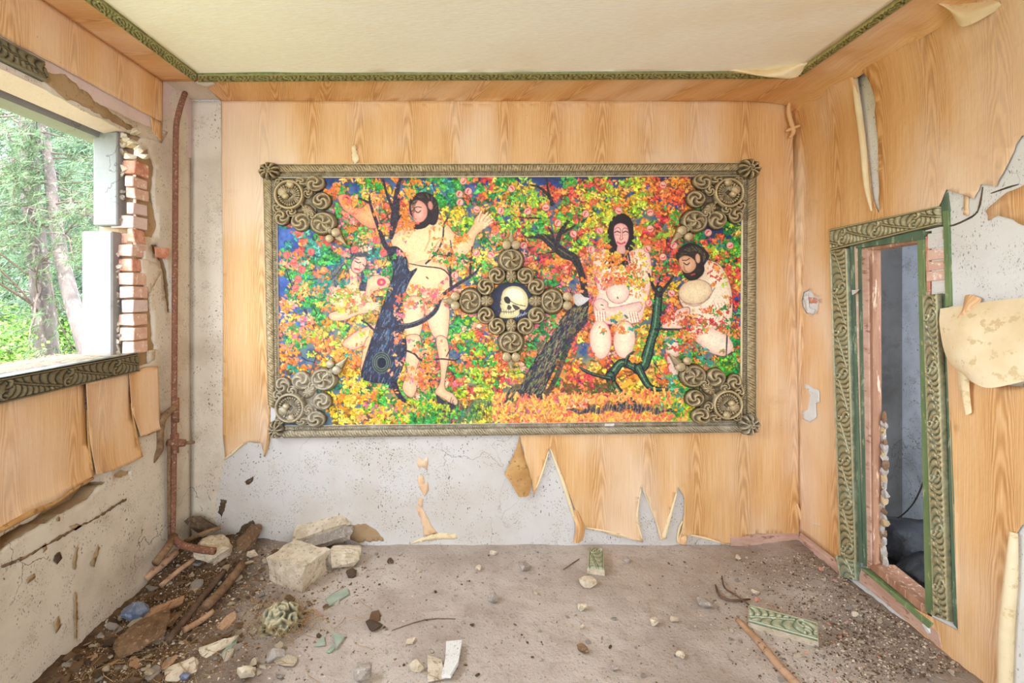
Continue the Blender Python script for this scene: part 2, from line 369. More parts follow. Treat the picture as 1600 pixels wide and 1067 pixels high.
# dark closet behind it
bm = bmesh.new(); box(bm, 2.82, 2.92, 0, 3.5, -.1, 2.7); box(bm, XR+.11, 2.92, 1.0, 3.5, 2.6, 2.7)  # unseen roof cut short and near end left open to light the closet
wall_closet = tag(bmo('wall_closet', bm, BLUEPL), 'bluish grey plaster inside the closet', kind='structure')
bm = bmesh.new(); box(bm, XR+.11, 2.82, 3.42, 3.5, -.1, 2.6); tag(bmo('wall_closet_end', bm, CEMENT), 'dark cement end wall of the closet', kind='structure')
bm = bmesh.new(); box(bm, XL-.24, XR+.14, YR, YB+.2, ZC+.004, ZC+.14)
ceiling = tag(bmo('ceiling', bm, PLASTER_C), 'flat ceiling', kind='structure')
# wall behind the camera: two piers and a lintel round a wide glassless opening, unseen and sized for the daylight it lets in
bm = bmesh.new(); box(bm, XL-.2, -1.0, YR-.2, YR, -.1, 3.0); box(bm, 1.2, XR+.14, YR-.2, YR, -.1, 3.0); box(bm, -1.0, 1.2, YR-.2, YR, 2.6, 3.0); box(bm, -1.0, 1.2, YR-.2, YR, -.1, .8)
tag(bmo('wall_rear', bm, PLASTER_C), 'wall behind the camera with wide opening', kind='structure')
# ------------------------------------------------------------------ ceiling paper, its border and mouldings
cT = [ce(168, 0), ce(318, 117), ce(1130, 104), ce(1250, 102), ce(1368, 0)]
ceil_in = [(-1.60, YR), (-1.60, 2.915), (1.76, 2.88), (1.73, YR)]
def cdisp(a, b): return .006+.006*fbm(a*2, b*2)
sheet('ceiling_paper', ceil_in, MC, CEIL, ceiling, sp=.08, disp=cdisp, thick=.002)
for nm, q, ang in (('wallpaper_border', [(XL, 2.99), (XL, YR), (-1.62, YR), (-1.62, 2.99)], 0), ('wallpaper_border', [(-1.63, 2.95), (-1.63, 2.99), (-1.67, 3.3), (2.06, 3.3), (1.78, 2.9)], 1)):
    sheet(nm, q, MC, PAPER, ceiling, sp=.06, disp=lambda a, b: .003+.002*fbm(a*5, b*5), uvs=(lambda a, b: (b, a*.9)) if not ang else (lambda a, b: (a*1.0+b*.35, b)))
def acanthus(u, v, L=.26, fr=.024):
    """run of long feathered leaves: each springs from a scroll and sweeps across the strip"""
    t = np.mod(u/L, 1.); s = -.36+.72*t**.8; w = v-s
    vein = .75*np.exp(-(w/.045)**2)
    up = np.abs(np.sin(PI*(u/fr-1.6*np.clip(w, 0, 1)**.5+5.*np.clip(w, 0, 1)**2)))**.6*sstep(.02, .10, w)*(1-.35*sstep(.3, .8, w))
    dn_ = np.abs(np.sin(PI*(u/(fr*1.5)+2.*np.clip(-w, 0, 1)**.5-4.*np.clip(-w, 0, 1)**2)))**.6*sstep(.02, .10, -w)*(1-.3*sstep(.3, .8, -w))
    dx, dy = (np.minimum(t, 1-t))*L/.036, (np.where(t < .5, v+.22, v-.22))/.24
    d = np.sqrt(dx**2+dy**2); scroll = np.where(d < 1, .55+.4*np.cos(2*PI*d*1.4+np.arctan2(dy, dx)), 0)
    return np.where(d < 1, scroll, np.maximum(vein, .85*np.maximum(up, dn_*.85)))
def leafband(u, v, fr=.05):
    a = np.sin(2*PI*(u/fr+.55*v)); b = np.sin(2*PI*(u/(fr*.5)-1.3*np.abs(v)))
    return .45+.35*a*(1-2*np.abs(v))+.25*b
def carved(name, A, B, C, D, nrm, hf, mat, parent, amp=.014, lift=.012, res=.004, rim=.08, jit=.12, seed=0, ends=True):
    """relief moulding over the quad A-B (one long edge) / D-C (other long edge)"""
    A, B, C, D, nrm = map(lambda p: np.array(p, float), (A, B, C, D, nrm))
    Lu = (np.linalg.norm(B-A)+np.linalg.norm(C-D))/2; Lv = (np.linalg.norm(D-A)+np.linalg.norm(C-B))/2
    nu, nv = max(4, int(Lu/res)), max(9, int(Lv/res))
    s, t = np.meshgrid(np.linspace(0, 1, nu), np.linspace(0, 1, nv), indexing='ij')
    h = hf(s*Lu+seed*.37, t-.5)
    rng = np.random.default_rng(seed+5); h = h+rng.normal(0, jit*.35, h.shape)
    edge = np.minimum(t, 1-t); rimh = np.exp(-((edge-rim)/(.45*rim))**2)*.8
    h = np.where(edge < rim*1.7, rimh*1.0, h)
    z = lift+amp*h
    sk = (edge < 1e-6) | (ends & ((s < 1e-6) | (s > 1-1e-6))); z = np.where(sk, 0, z)
    P = ((1-s)*(1-t))[...,None]*A+(s*(1-t))[...,None]*B+(s*t)[...,None]*C+((1-s)*t)[...,None]*D+z[...,None]*nrm
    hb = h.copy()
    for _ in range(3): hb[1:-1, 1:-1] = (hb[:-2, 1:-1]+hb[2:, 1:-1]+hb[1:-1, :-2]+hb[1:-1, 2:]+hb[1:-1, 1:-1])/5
    c = np.clip(.45*h+.18+1.1*(h-hb), 0, 1); col = np.stack([c, c, c, np.ones_like(c)], -1).reshape(-1, 4)  # base-to-gilt tone by height, plus cavity shade painted into the hollows
    return mk(name, P.reshape(-1, 3), gridfaces(nu, nv), mat, parent, col=col)
dn = (0, 0, -1); zc = ZC-.001
def cp(px, py): a = ce(px, py); return (a[0], a[1], zc)
t1 = carved('trim_1', (-1.645, YR, zc), (-1.66, 2.975, zc), (-1.585, 2.875, zc), (-1.57, YR, zc), dn, lambda u, v: acanthus(u, v, .12, .02), CEILTRIM, None, .012, .012, .0045, seed=1)
t2 = carved('trim_2', (-1.64, 2.972, zc), (1.79, 2.925, zc), (1.76, 2.83, zc), (-1.585, 2.868, zc), dn, lambda u, v: acanthus(u, v, .14, .022), CEILTRIM, None, .012, .012, .0045, seed=2)
t3 = carved('trim_3', (1.81, 2.90, zc), (1.735, YR, zc), (1.675, YR, zc), (1.755, 2.85, zc), dn, lambda u, v: acanthus(u, v, .12, .02), CEILTRIM, None, .012, .014, .0045, seed=3)
for t, l in ((t1, 'left'), (t2, 'back'), (t3, 'right')): tag(t, 'green and gold carved moulding along the %s of the ceiling' % l, kind='structure')
# the loose ceiling paper that sags over the moulding in the far right corner
def cw(px, py, d): a = ce(px, py); v = MC(a[0], a[1], d); return v*(1)+Vector((0,0,0))
patch('sagging_paper', [[at(1060, 100, 2.80), at(1130, 103, 2.83), at(1200, 108, 2.84), at(1262, 88, 2.78)],
                        [at(1075, 108, 2.83), at(1140, 109, 2.82), at(1200, 118, 2.78), at(1262, 98, 2.74)],
                        [at(1090, 105, 2.86), at(1148, 113, 2.84), at(1235, 123, 2.80), at(1258, 104, 2.78)]], CREAMPAPER, ceiling)
sheet('plaster_patch', jag([ce(303, 127), ce(310, 121), ce(328, 121), ce(337, 129), ce(322, 134)], .004, .02, 3), MC, PLASTER_W, ceiling, off=.012, sp=.05)
# ------------------------------------------------------------------ wallpaper on the back wall
def wrinkle(s, a=.004):
    return lambda x, y: .004+a*fbm(x*2.4, y*1.6, s)+.0012*fbm(x*14, y*9, s)
def edgecurl(poly, amp, rad, base):
    segs = [(np.array(poly[i]), np.array(poly[i+1])) for i in range(len(poly)-1)]
    def f(x, y):
        p = np.array((x, y)); d = 9
        for a, b in segs:
            ab = b-a; t = np.clip(np.dot(p-a, ab)/np.dot(ab, ab), 0, 1); d = min(d, np.linalg.norm(p-a-t*ab))
        return base(x, y)+(amp*math.exp(-d/rad) if d < rad*5 else 0)
    return f
B = lambda *L: [bk(*p) for p in L]
low = B((1250, 834), (1180, 832), (1150, 846), (1128, 850), (1108, 842), (1078, 833), (1071, 836), (1062, 848), (1056, 845), (1062, 826), (1068, 800), (1067, 775), (1058, 759), (1047, 800), (1040, 838), (1030, 842), (1022, 810), (1012, 780), (1001, 755), (996, 790), (998, 815), (1004, 845), (990, 842), (968, 837), (940, 829), (915, 824), (905, 812), (897, 792), (885, 760), (858, 697), (846, 738), (834, 772), (824, 730), (812, 679))
left = B((425, 660), (421, 690), (414, 714), (409, 692), (388, 690), (372, 703), (353, 718))
outer = B((346, 157), (1250, 156))+jag(low, .003, .025, 7, closed=False)+B((812, 640), (425, 640))+jag(left, .003, .02, 8, closed=False)+B((349, 680), (349, 430))
def creases(a, b): return wrinkle(1, .0035)(a, b)+.006*math.exp(-((b-bk(0, 210)[1])/.012)**2)+(.012*max(0, fbm(a*9, b*7, 3)) if b < .45 else 0)
sheet('wallpaper', outer, MB, PAPER, wall_back, sp=.03, disp=edgecurl(low[5:], .012, .02, creases))
def fb(px, py, d): a = bk(px, py); return MB(a[0], a[1], d)
patch('wallpaper_flap', [[fb(812, 678, .008), fb(806, 700, .02), fb(796, 720, .035), fb(788, 738, .035)],
                         [fb(813, 690, .012), fb(815, 722, .035), fb(806, 748, .05), fb(797, 750, .04)],
                         [fb(822, 718, .012), fb(829, 750, .025), fb(825, 770, .04), fb(810, 773, .035)]], PAPER_BACK_D, wall_back)
for pts, w, m in (([(859, 698), (868, 722), (882, 760), (893, 795), (899, 815)], [.004, .009, .014, .012, .006], PAPER_BACK),
               ([(834, 770), (846, 740), (857, 703)], [.004, .008, .004], PAPER_BACK),
               ([(1002, 756), (996, 790), (995, 812), (1003, 842)], [.003, .007, .009, .005], PAPER_BACK),
               ([(1003, 762), (1015, 790), (1025, 815), (1032, 838)], [.003, .005, .007, .005], PAPER_BACK),
               ([(1058, 760), (1050, 790), (1043, 815), (1036, 838)], [.004, .009, .012, .016], PAPER_BACK),
               ([(1066, 812), (1060, 825), (1057, 845)], [.004, .008, .005], PAPER_BACK),
               ([(414, 712), (420, 690), (423, 650), (422, 632)], [.004, .01, .009, .004], PAPER_BACK_D),
               ([(352, 717), (364, 707), (381, 692)], [.003, .012, .005], PAPER_BACK),
               ([(915, 823), (945, 828), (970, 834), (1000, 842)], [.004, .007, .006, .004], PAPER_BACK),
               ([(1072, 833), (1100, 839), (1130, 848)], [.004, .008, .004], PAPER_BACK),
               ([(1243, 785), (1249, 805), (1254, 830)], [.004, .012, .006], PAPER)):
    tube('paper_curl', [fb(x, y, .014) for x, y in pts], w, m, wall_back, 8, 4)
# hanging strip at the foot of the tear, torn remnants, and the lifted edge along the floor
patch('wallpaper_flap', [[fb(892, 795, .015), fb(898, 818, .03), fb(895, 845, .02)], [fb(900, 795, .02), fb(906, 820, .035), fb(902, 846, .02)], [fb(904, 800, .012), fb(913, 822, .02), fb(910, 843, .01)]], PAPER, wall_back)
patch('wallpaper_flap', [[fb(1062, 836, .012), fb(1062, 842, .02), fb(1060, 848, .015)], [fb(1068, 833, .02), fb(1070, 840, .03), fb(1068, 849, .02)], [fb(1074, 836, .01), fb(1073, 842, .014), fb(1070, 848, .01)]], PAPER, wall_back)
for pl, m in (([(651, 723), (655, 714), (662, 720), (668, 713), (669, 724), (667, 735), (658, 728), (655, 733)], PAPER),
              ([(652, 745), (660, 742), (664, 756), (668, 752), (670, 765), (664, 776), (660, 770), (655, 760)], PAPER),
              ([(650, 790), (657, 792), (664, 800), (672, 818), (683, 832), (662, 838), (661, 822), (655, 806)], PAPER),
              ([(672, 836), (683, 832), (712, 833), (715, 841), (690, 842), (655, 846), (640, 850), (655, 842)], PAPER_BACK),
              ([(655, 776), (661, 780), (660, 792), (653, 788)], PAPER)):
    sheet('wallpaper_scrap', jag([bk(*p) for p in pl], .003, .012, len(pl)), MB, m, wall_back, sp=.03, off=.004)
sheet('plaster_stain', jag([bk(*p) for p in ((540, 842), (548, 822), (572, 818), (590, 830), (600, 845), (560, 848))], .006, .015, 4), MB, MORTAR, wall_back, sp=.03, off=.0015, thick=.001)
for pl in (([(340, 800), (344, 780), (354, 781), (351, 798), (346, 808)]), ([(383, 752), (396, 744), (395, 752), (385, 757)]), ([(368, 835), (380, 820), (395, 812), (400, 822), (398, 850), (360, 850)]), ([(549, 228), (557, 226), (562, 250), (556, 258), (551, 250)])):
    sheet('plaster_hole', jag([bk(*p) for p in pl], .005, .012, len(pl)), MB, ROCK_D if pl[0][1] > 300 else CREAMPAPER, wall_back, sp=.03, off=.0018 if pl[0][1] > 300 else .018, thick=.001)
# bare unpapered corner to the left of the paper
sheet('plaster_skin', jag(B((300, 158), (347, 158), (349, 430), (350, 690), (352, 722), (340, 775), (335, 850), (300, 850)), .002, .03, 5, fixed=(0, 6, 7)), MB, PLASTER_C, wall_back, sp=.05, off=.003, thick=.003)
# baseboard pieces
bm = bmesh.new(); x0, x1 = bk(1140, 0)[0], bk(1252, 0)[0]
prism(bm, [(YB, 0), (YB-.018, 0), (YB-.018, .050), (YB-.010, .056), (YB-.010, .072), (YB-.004, .078), (YB, .078)], 0, x0, x1)
tag(bmo('baseboard_back', bm, PINKW), 'faded pink wooden baseboard by the far right corner', kind='structure')
bm = bmesh.new(); prism(bm, [(XR, 0), (XR-.018, 0), (XR-.018, .062), (XR-.010, .068), (XR-.010, .084), (XR-.004, .09), (XR, .09)], 1, 2.90, YB-.02)
tag(bmo('baseboard_right', bm, PINKW), 'faded pink wooden baseboard between corner and niche frame', kind='structure')
# ------------------------------------------------------------------ wallpaper and tears on the right wall
Rr = lambda *L: [rt(*p) for p in L]
slit = jag(Rr((1347, 86), (1358, 98), (1367, 120), (1373, 150), (1374, 162), (1371, 175), (1374, 230), (1376, 300), (1376, 334), (1366, 310), (1357, 240), (1350, 160)), .003, .03, 11)
torn = jag(Rr((1474, 340), (1470, 322), (1482, 296), (1500, 302), (1512, 305), (1524, 312), (1535, 288), (1560, 292), (1575, 262), (1590, 226), (1600, 212), (1680, 200), (1680, 560), (1600, 605), (1540, 600), (1500, 560), (1484, 520), (1478, 480)), .004, .02, 12)
dark_r = jag(Rr((1588, 840), (1600, 820), (1680, 800), (1700, 1150), (1570, 1080), (1580, 960)), .003, .03, 13)
door_hole = Rr((1322, 374), (1474, 340), (1500, 985), (1345, 905))
hole1 = jag(Rr((1254, 470), (1258, 456), (1268, 452), (1274, 462), (1283, 464), (1280, 485), (1272, 492), (1262, 490), (1256, 480)), .004, .012, 14)
Yn, Zn = 1.5, 2.86
outer = [(YB, .088), (YB, 2.80), (3.2, 2.81), (2.9, 2.825), (2.6, 2.82), (2.3, 2.80), (1.9, 2.80), (Yn, 2.80), (Yn, 0), (2.0, 0), (2.9, .088)]
def rdisp(a, b):
    w = wrinkle(21, .006)(a, b)+.002
    if b > 2.45: w += .05*((b-2.45)/.36)**2*(1+.25*fbm(a*4, b*2, 6))+.010*fbm(a*7, b*9, 8)*(b-2.45)/.36
    if b < 1.0: w += .004*fbm(a*7, b*2, 2)
    return w
sheet('wallpaper', outer, MR, PAPER, wall_right, holes=[slit, torn, dark_r, door_hole, hole1], sp=.035, disp=rdisp, thick=.002, uvs=lambda a, b: (-a*1.0+.31, b))
def fr(px, py, d): a = rt(px, py); return MR(a[0], a[1], d)
# cove of crumpled paper between ceiling and wall
rows = []
rng = random.Random(3)
for Y in np.linspace(YB-.01, 1.5, 15):
    q = []
    for k, (dx, dz) in enumerate(((.35, .004), (.20, .018), (.09, .045), (.05, .085))):
        j = 0 if k == 0 else rng.gauss(0, .008)
        q.append(Vector((XR-dx+j, Y+rng.gauss(0, .01)*(k > 0), ZC-dz-(.012*fbm(Y*5, k, 2) if k else 0))))
    rows.append(q)
V = patch('wallpaper_cove', rows, PAPER, wall_right)
uvl = V.data.uv_layers[0]; vv = [(v.co.x+v.co.z*.3, v.co.y) for v in V.data.vertices]
for l in V.data.loops: uvl.data[l.index].uv = vv[l.vertex_index]
for pts in ([(1240, 150), (1255, 138), (1262, 122), (1268, 105)], [(1262, 128), (1290, 112), (1330, 90), (1352, 80)], [(1345, 84), (1395, 62), (1440, 40)], [(1228, 205), (1240, 200), (1250, 196)], [(1236, 148), (1232, 175), (1240, 205), (1233, 215)], [(1437, 42), (1428, 24), (1440, 20), (1470, 8)]):
    tube('paper_fold', [at(x, y, min(F*(XR-.06)/(x-VX), YB-.05)) for x, y in pts], [.006]+[.014]*(len(pts)-2)+[.006], PAPER, wall_right, 7, 4)
patch('wallpaper_flap', [[at(1460, 0, 2.16), at(1500, 6, 2.12), at(1560, -2, 2.0)], [at(1470, 8, 2.14), at(1508, 22, 2.08), at(1562, 4, 1.98)], [at(1486, 12, 2.15), at(1504, 42, 2.10), at(1568, 10, 1.99)]], PAPER_BACK, wall_right)
tube('paper_curl', [fr(x, y, .03) for x, y in ((1346, 86), (1344, 120), (1350, 170), (1357, 225), (1363, 290), (1371, 330))], [.004, .014, .016, .015, .013, .004], CREAMPAPER, wall_right, 8, 4)
# scraps of paper left on the torn patch, cracks in its plaster, the hanging flap
sheet('wallpaper_scrap', jag(Rr((1545, 345), (1541, 330), (1556, 316), (1575, 300), (1600, 290), (1640, 290), (1640, 360), (1600, 352), (1585, 343), (1560, 336)), .004, .02, 2), MR, PAPER, wall_right, off=.004, sp=.05)
sheet('wallpaper_scrap', jag(Rr((1507, 305), (1516, 306), (1514, 338), (1506, 335)), .004, .02, 3), MR, PAPER, wall_right, off=.004, sp=.05)
patch('wallpaper_flap', [[fr(1512, 462, .012), fr(1523, 460, .02), fr(1538, 466, .012)], [fr(1512, 478, .02), fr(1524, 480, .04), fr(1536, 482, .02)], [fr(1508, 495, .02), fr(1513, 498, .05), fr(1526, 490, .03)]], PAPER, wall_right)
patch('wallpaper_flap', [[fr(1476, 482, .02), fr(1520, 476, .02), fr(1560, 470, .02), fr(1640, 462, .02)],
                         [fr(1486, 510, .05), fr(1530, 515, .07), fr(1575, 520, .06), fr(1640, 520, .05)],
                         [fr(1498, 560, .05), fr(1532, 560, .08), fr(1580, 565, .07), fr(1640, 565, .05)],
                         [fr(1524, 592, .03), fr(1548, 598, .07), fr(1582, 606, .08), fr(1640, 590, .04)]], PAPER_BACK, wall_right)
patch('wallpaper_flap', [[fr(1506, 570, .03), fr(1524, 572, .05), fr(1530, 590, .04)], [fr(1510, 605, .03), fr(1518, 606, .04), fr(1526, 606, .03)], [fr(1517, 640, .02), fr(1520, 648, .03), fr(1526, 645, .02)]], PAPER_BACK, wall_right)
tube('paper_curl', [fr(x, y, .02) for x, y in ((1592, 832), (1588, 900), (1580, 990), (1578, 1070), (1570, 1120))], [.012, .02, .024, .022, .02], PAPER_BACK, wall_right, 8, 4)
for pts in ([(1443, 360), (1470, 353), (1490, 352), (1520, 338), (1527, 330)], [(1527, 333), (1532, 318), (1536, 292)], [(1549, 302), (1575, 293), (1592, 288)]):
    tube('plaster_crack', [fr(x, y, .001) for x, y in pts], [.002]+[.004]*(len(pts)-2)+[.002], ROCK_D, wall_right, 6, 3)
sheet('plaster_patch', jag(Rr((1256, 628), (1262, 600), (1283, 610), (1284, 628), (1278, 630), (1279, 652), (1268, 660), (1258, 655)), .003, .015, 6), MR, PLASTER_W, wall_right, off=.014, sp=.03)
sheet('brick_patch', jag(Rr((1264, 464), (1273, 465), (1281, 468), (1276, 474), (1265, 474)), .003, .01, 7), MR, BRICK, wall_right, off=.004, sp=.03)
sheet('plaster_patch', jag(Rr((1256, 462), (1264, 458), (1265, 480), (1275, 484), (1272, 491), (1262, 489)), .003, .01, 8), MR, PLASTER_W, wall_right, off=.006, sp=.03)
tube('paper_scratch', [fr(x, y, .012) for x, y in ((1269, 812), (1275, 818), (1285, 820))], [.001, .004, .001], PLASTER_W, wall_right, 6, 3)
# ------------------------------------------------------------------ left wall: paper, plaster skin, bricks, window
Ll = lambda *L: [lf(*p) for p in L]
beam = [(1.3, 2.616), (2.985, 2.614), (2.99, ZC), (1.3, ZC)]
sheet('wallpaper', jag(beam, .002, .05, 1, fixed=(1, 2, 3)), ML, PAPER, wall_left, sp=.05, off=.004, disp=wrinkle(31, .003), uvs=lambda a, b: (a, b))
sheet('wallpaper', jag([(2.90, 2.53), (2.985, 2.50), (2.99, 2.62), (2.88, 2.62)], .004, .02, 1), ML, PAPER, wall_left, sp=.05, off=.005)
low1 = Ll((-140, 900), (-60, 850), (0, 828), (25, 812), (45, 796), (75, 785), (108, 762), (140, 742))
p1 = jag(low1, .005, .025, 4, closed=False)+Ll((131, 690), (129, 620), (130, 600), (-140, 650))
p2 = Ll((126, 598), (129, 640), (133, 690), (143, 741))+jag(Ll((143, 741), (165, 735), (190, 727), (216, 713)), .004, .02, 5, closed=False)+Ll((211, 690), (202, 650), (200, 600), (200, 578))
p3 = Ll((194, 580), (198, 640), (212, 682))+jag(Ll((212, 682), (235, 674), (249, 668)), .003, .02, 6, closed=False)+Ll((247, 640), (244, 572), (225, 574), (208, 580))
for i, (p, a) in enumerate(((p1, .010), (p2, .010), (p3, .006))):
    sheet('wallpaper', p, ML, PAPER, wall_left, sp=.04, off=.006, disp=edgecurl([q for q in p[:len(p)-4]], .016, .03, wrinkle(41+i, a)), uvs=lambda a, b, i=i: (a+i*.13, b))
def fL(px, py, d): a = lf(px, py); return ML(a[0], a[1], d)
for pts, w in (([(-30, 838), (0, 824), (40, 802), (80, 784), (112, 762), (140, 747)], [.012, .014, .016, .013, .011, .006]), ([(140, 742), (134, 700), (131, 640)], [.006, .006, .003]), ([(215, 712), (208, 680), (200, 630)], [.007, .008, .003]), ([(213, 683), (230, 678), (247, 669)], [.003, .006, .003])):
    tube('paper_curl', [fL(x, y, .016) for x, y in pts], w, PAPER_BACK_D, wall_left, 8, 4)
crack1 = jag(Ll((0, 838), (22, 826), (52, 812), (95, 782), (122, 762), (140, 753), (168, 753), (152, 762), (140, 780), (120, 790), (94, 804), (60, 824), (28, 842), (0, 862)), .006, .02, 21)
crack1 = [(max(a, 1.9), b) for a, b in crack1]
crack2 = jag(Ll((236, 382), (248, 384), (256, 398), (262, 420), (266, 445), (267, 488), (262, 488), (258, 460), (255, 430), (250, 408), (240, 396)), .004, .015, 22)
crack3 = jag(Ll((205, 736), (190, 733), (178, 742), (186, 747), (204, 741)), .003, .01, 24)
bare = jag(Ll((214, 240), (232, 232), (243, 262), (238, 300), (247, 352), (240, 372), (214, 368)), .006, .02, 25)
bare2 = jag(Ll((205, 384), (224, 390), (226, 420), (234, 455), (238, 500), (243, 545), (236, 566), (215, 572), (206, 560)), .006, .02, 26)
bare3 = jag(Ll((226, 200), (246, 206), (252, 222), (246, 236), (228, 224)), .004, .02, 27)
skin = [(1.2, -.05), (YB, -.05), (YB, 2.858), (2.992, 2.858), (2.992, 2.60)]+Ll((262, 205), (240, 206), (225, 212), (216, 225), (213, 240))+[(2.765, 2.3), (2.765, 1.33)]+[(2.765, 1.25), (1.2, 1.25)]
sheet('mortar_layer', [(1.2, -.05), (YB, -.05), (YB, 2.5), (2.765, 2.5), (2.765, 1.262), (1.2, 1.262)], ML, MORTAR, wall_left, holes=[crack1, crack2], sp=.06, off=-.013, thick=.075, disp=lambda a, b: .004*fbm(a*11, b*11, 4))
sheet('plaster_skin', skin, ML, PLASTER_C, wall_left, holes=[crack1, crack2, crack3, bare, bare2], sp=.04, off=0, thick=.014, disp=lambda a, b: .002*fbm(a*4, b*4, 2))
sheet('plaster_skin', jag(Ll((-60, 60), (225, 196), (262, 206), (252, 224), (204, 208), (120, 168), (-60, 70)), .004, .03, 28), ML, PLASTER_C, wall_left, sp=.06, off=.002, thick=.01)
sheet('rough_patch', jag(Ll((72, 112), (100, 116), (128, 140), (145, 158), (180, 180), (212, 204), (198, 203), (165, 186), (128, 166), (90, 146), (70, 128)), .008, .02, 29), ML, MORTAR, wall_left, sp=.025, off=.006, disp=lambda a, b: .006*fbm(a*18, b*18, 1), thick=.02)
for pl in ([(228, 405), (248, 412), (252, 424), (240, 448), (234, 458), (224, 440), (219, 405)], [(233, 548), (243, 546), (241, 562), (232, 568)]):
    sheet('plaster_scrap', jag(Ll(*pl), .003, .015, 31), ML, PLASTER_C, wall_left, sp=.04, off=.002, thick=.014)
for pl in ([(115, 925), (119, 930), (120, 965), (119, 1003), (116, 998), (114, 960)], [(84, 868), (92, 862), (96, 872), (88, 882), (82, 876)], [(106, 823), (118, 818), (128, 822), (116, 829)], [(112, 880), (117, 860), (121, 850), (120, 868), (116, 890)], [(82, 975), (90, 962), (94, 978), (86, 990)], [(64, 855), (70, 848), (72, 858), (66, 864)], [(40, 905), (52, 896), (54, 902), (42, 912)], [(140, 880), (152, 850), (155, 856), (146, 886)], [(86, 812), (90, 806), (92, 814)]):
    sheet('plaster_hole', jag(Ll(*pl), .004, .012, len(pl)+pl[0][0]), ML, MORTAR if pl[0][0] % 3 else ROCK_D, wall_left, sp=.03, off=.0045, thick=.001)
fiss = [(0, 884), (20, 876), (40, 868), (66, 852), (84, 842), (120, 822), (152, 806), (176, 790), (196, 778)]
sheet('plaster_crack', jag(Ll(*(fiss+[(x+1, y+3.2) for x, y in fiss[::-1]])), .004, .012, 91), ML, ROCK_B, wall_left, sp=.03, off=.0045, thick=.001)
# rough lumps along the broken edge
rng = random.Random(9)
def rock(name, loc, dims, mat, parent=None, seed=0, n=26, rot=None, flat=0, sub=0):
    r = random.Random(seed); bm = bmesh.new()
    for _ in range(n):
        v = Vector((r.uniform(-1, 1), r.uniform(-1, 1), r.uniform(-1, 1)))
        if flat: v = Vector((v.x, v.y, math.copysign(max(abs(v.z), .75), v.z)))
        else: v = v.normalized()*r.uniform(.78, 1)
        bm.verts.new((v.x*dims[0]/2, v.y*dims[1]/2, v.z*dims[2]/2))
    res = bmesh.ops.convex_hull(bm, input=list(bm.verts)); bmesh.ops.delete(bm, geom=[e for e in res['geom_interior'] if isinstance(e, bmesh.types.BMVert)], context='VERTS')
    if sub:
        bmesh.ops.triangulate(bm, faces=list(bm.faces))
        bmesh.ops.subdivide_edges(bm, edges=list(bm.edges), cuts=sub, use_grid_fill=True)
        m = max(dims)
        for v in bm.verts:
            q = v.co*(9/m); v.co += v.co.normalized()*m*.035*mnoise.fractal(q+Vector((seed, 0, 0)), 1, 2, 3)
    o = bmo(name, bm, mat, parent)
    if parent is None:
        o.location = loc
        if rot: o.rotation_euler = rot
    else:
        M = Matrix.Translation(loc)@(Matrix() if not rot else __import__('mathutils').Euler(rot).to_matrix().to_4x4()); o.matrix_world = M
    return o
tag(wall_left)
# bricks showing in the broken reveal: one per course, each its own piece
courses = [(250, 271, 192, 217, 0), (274, 291, 194, 219, 1), (293, 309, 196, 221, 1), (316, 333, 198, 224, 2), (336, 356, 172, 224, 2), (382, 400, 176, 206, 1), (404, 423, 182, 207, 0), (426, 445, 184, 207, 1), (448, 466, 186, 208, 1), (469, 488, 190, 208, 2), (491, 508, 184, 208, 1), (513, 532, 187, 210, 1), (534, 553, 191, 210, 1)]
for i, (y0, y1, x0, x1, m) in enumerate(courses):
    r = random.Random(i); Yf = 2.735+r.uniform(-.008, .008); a = at(x0, y1, Yf); b = at(x1, y0, Yf); b.x = min(b.x, XL-.002+.012)
    bm = bmesh.new(); box(bm, a.x, b.x, Yf, Yf+.12, a.z, b.z)
    for v in bm.verts: v.co += Vector((r.gauss(0, .002), r.gauss(0, .002), r.gauss(0, .002)))
    bmo('brick', bm, (BRICK, BRICK_P, PLASTER_PK)[m if i % 3 or m else 0], wall_left, bevel=.004)
for x0, y0, x1, y1, Yf, X0 in ((200, 357, 236, 378, 2.70, None), (172, 364, 200, 380, 2.76, None), (243, 385, 255, 402, 2.88, 1)):
    a = at(x0, y1, Yf); b = at(x1, y0, Yf); bm = bmesh.new(); box(bm, a.x, min(b.x, XL+.03), Yf, Yf+.11, a.z, b.z)
    for v in bm.verts: v.co += Vector((rng.gauss(0, .005), rng.gauss(0, .004), rng.gauss(0, .005)))
    bmo('brick', bm, BRICK, wall_left, bevel=.004)
# plaster reveal, upper and lower block, with a mortar strip behind the bricks
bm = bmesh.new(); a, b = at(145, 352, 2.70), at(183, 214, 2.70); box(bm, a.x, b.x, 2.70, 2.80, a.z, b.z+.03); bmo('plaster_reveal', bm, PLASTER_J, wall_left, bevel=.006)
bm = bmesh.new(); a, b = at(127, 562, 2.69), at(175, 361, 2.69); box(bm, a.x, b.x, 2.69, 2.90, a.z, b.z); bmo('plaster_reveal', bm, PLASTER_J, wall_left, bevel=.008)
for y in range(218, 560, 9):
    if 352 < y < 380: continue
    up = y < 355; x = rng.uniform(178, 190) if up else rng.uniform(172, 184)
    rock('mortar_lump', at(x+2, y, 2.735), (.05, .05, rng.uniform(.03, .06)), PLASTER_C if rng.random() < .6 else ROCK_G, wall_left, y, 14)
for k in range(14):
    y = rng.uniform(205, 245); x = rng.uniform(190, 226)
    rock('mortar_lump', at(x, y, 2.74), (rng.uniform(.04, .09), .05, rng.uniform(.03, .07)), (PLASTER_C, ROCK_W, MORTAR)[k % 3], wall_left, k, 16)
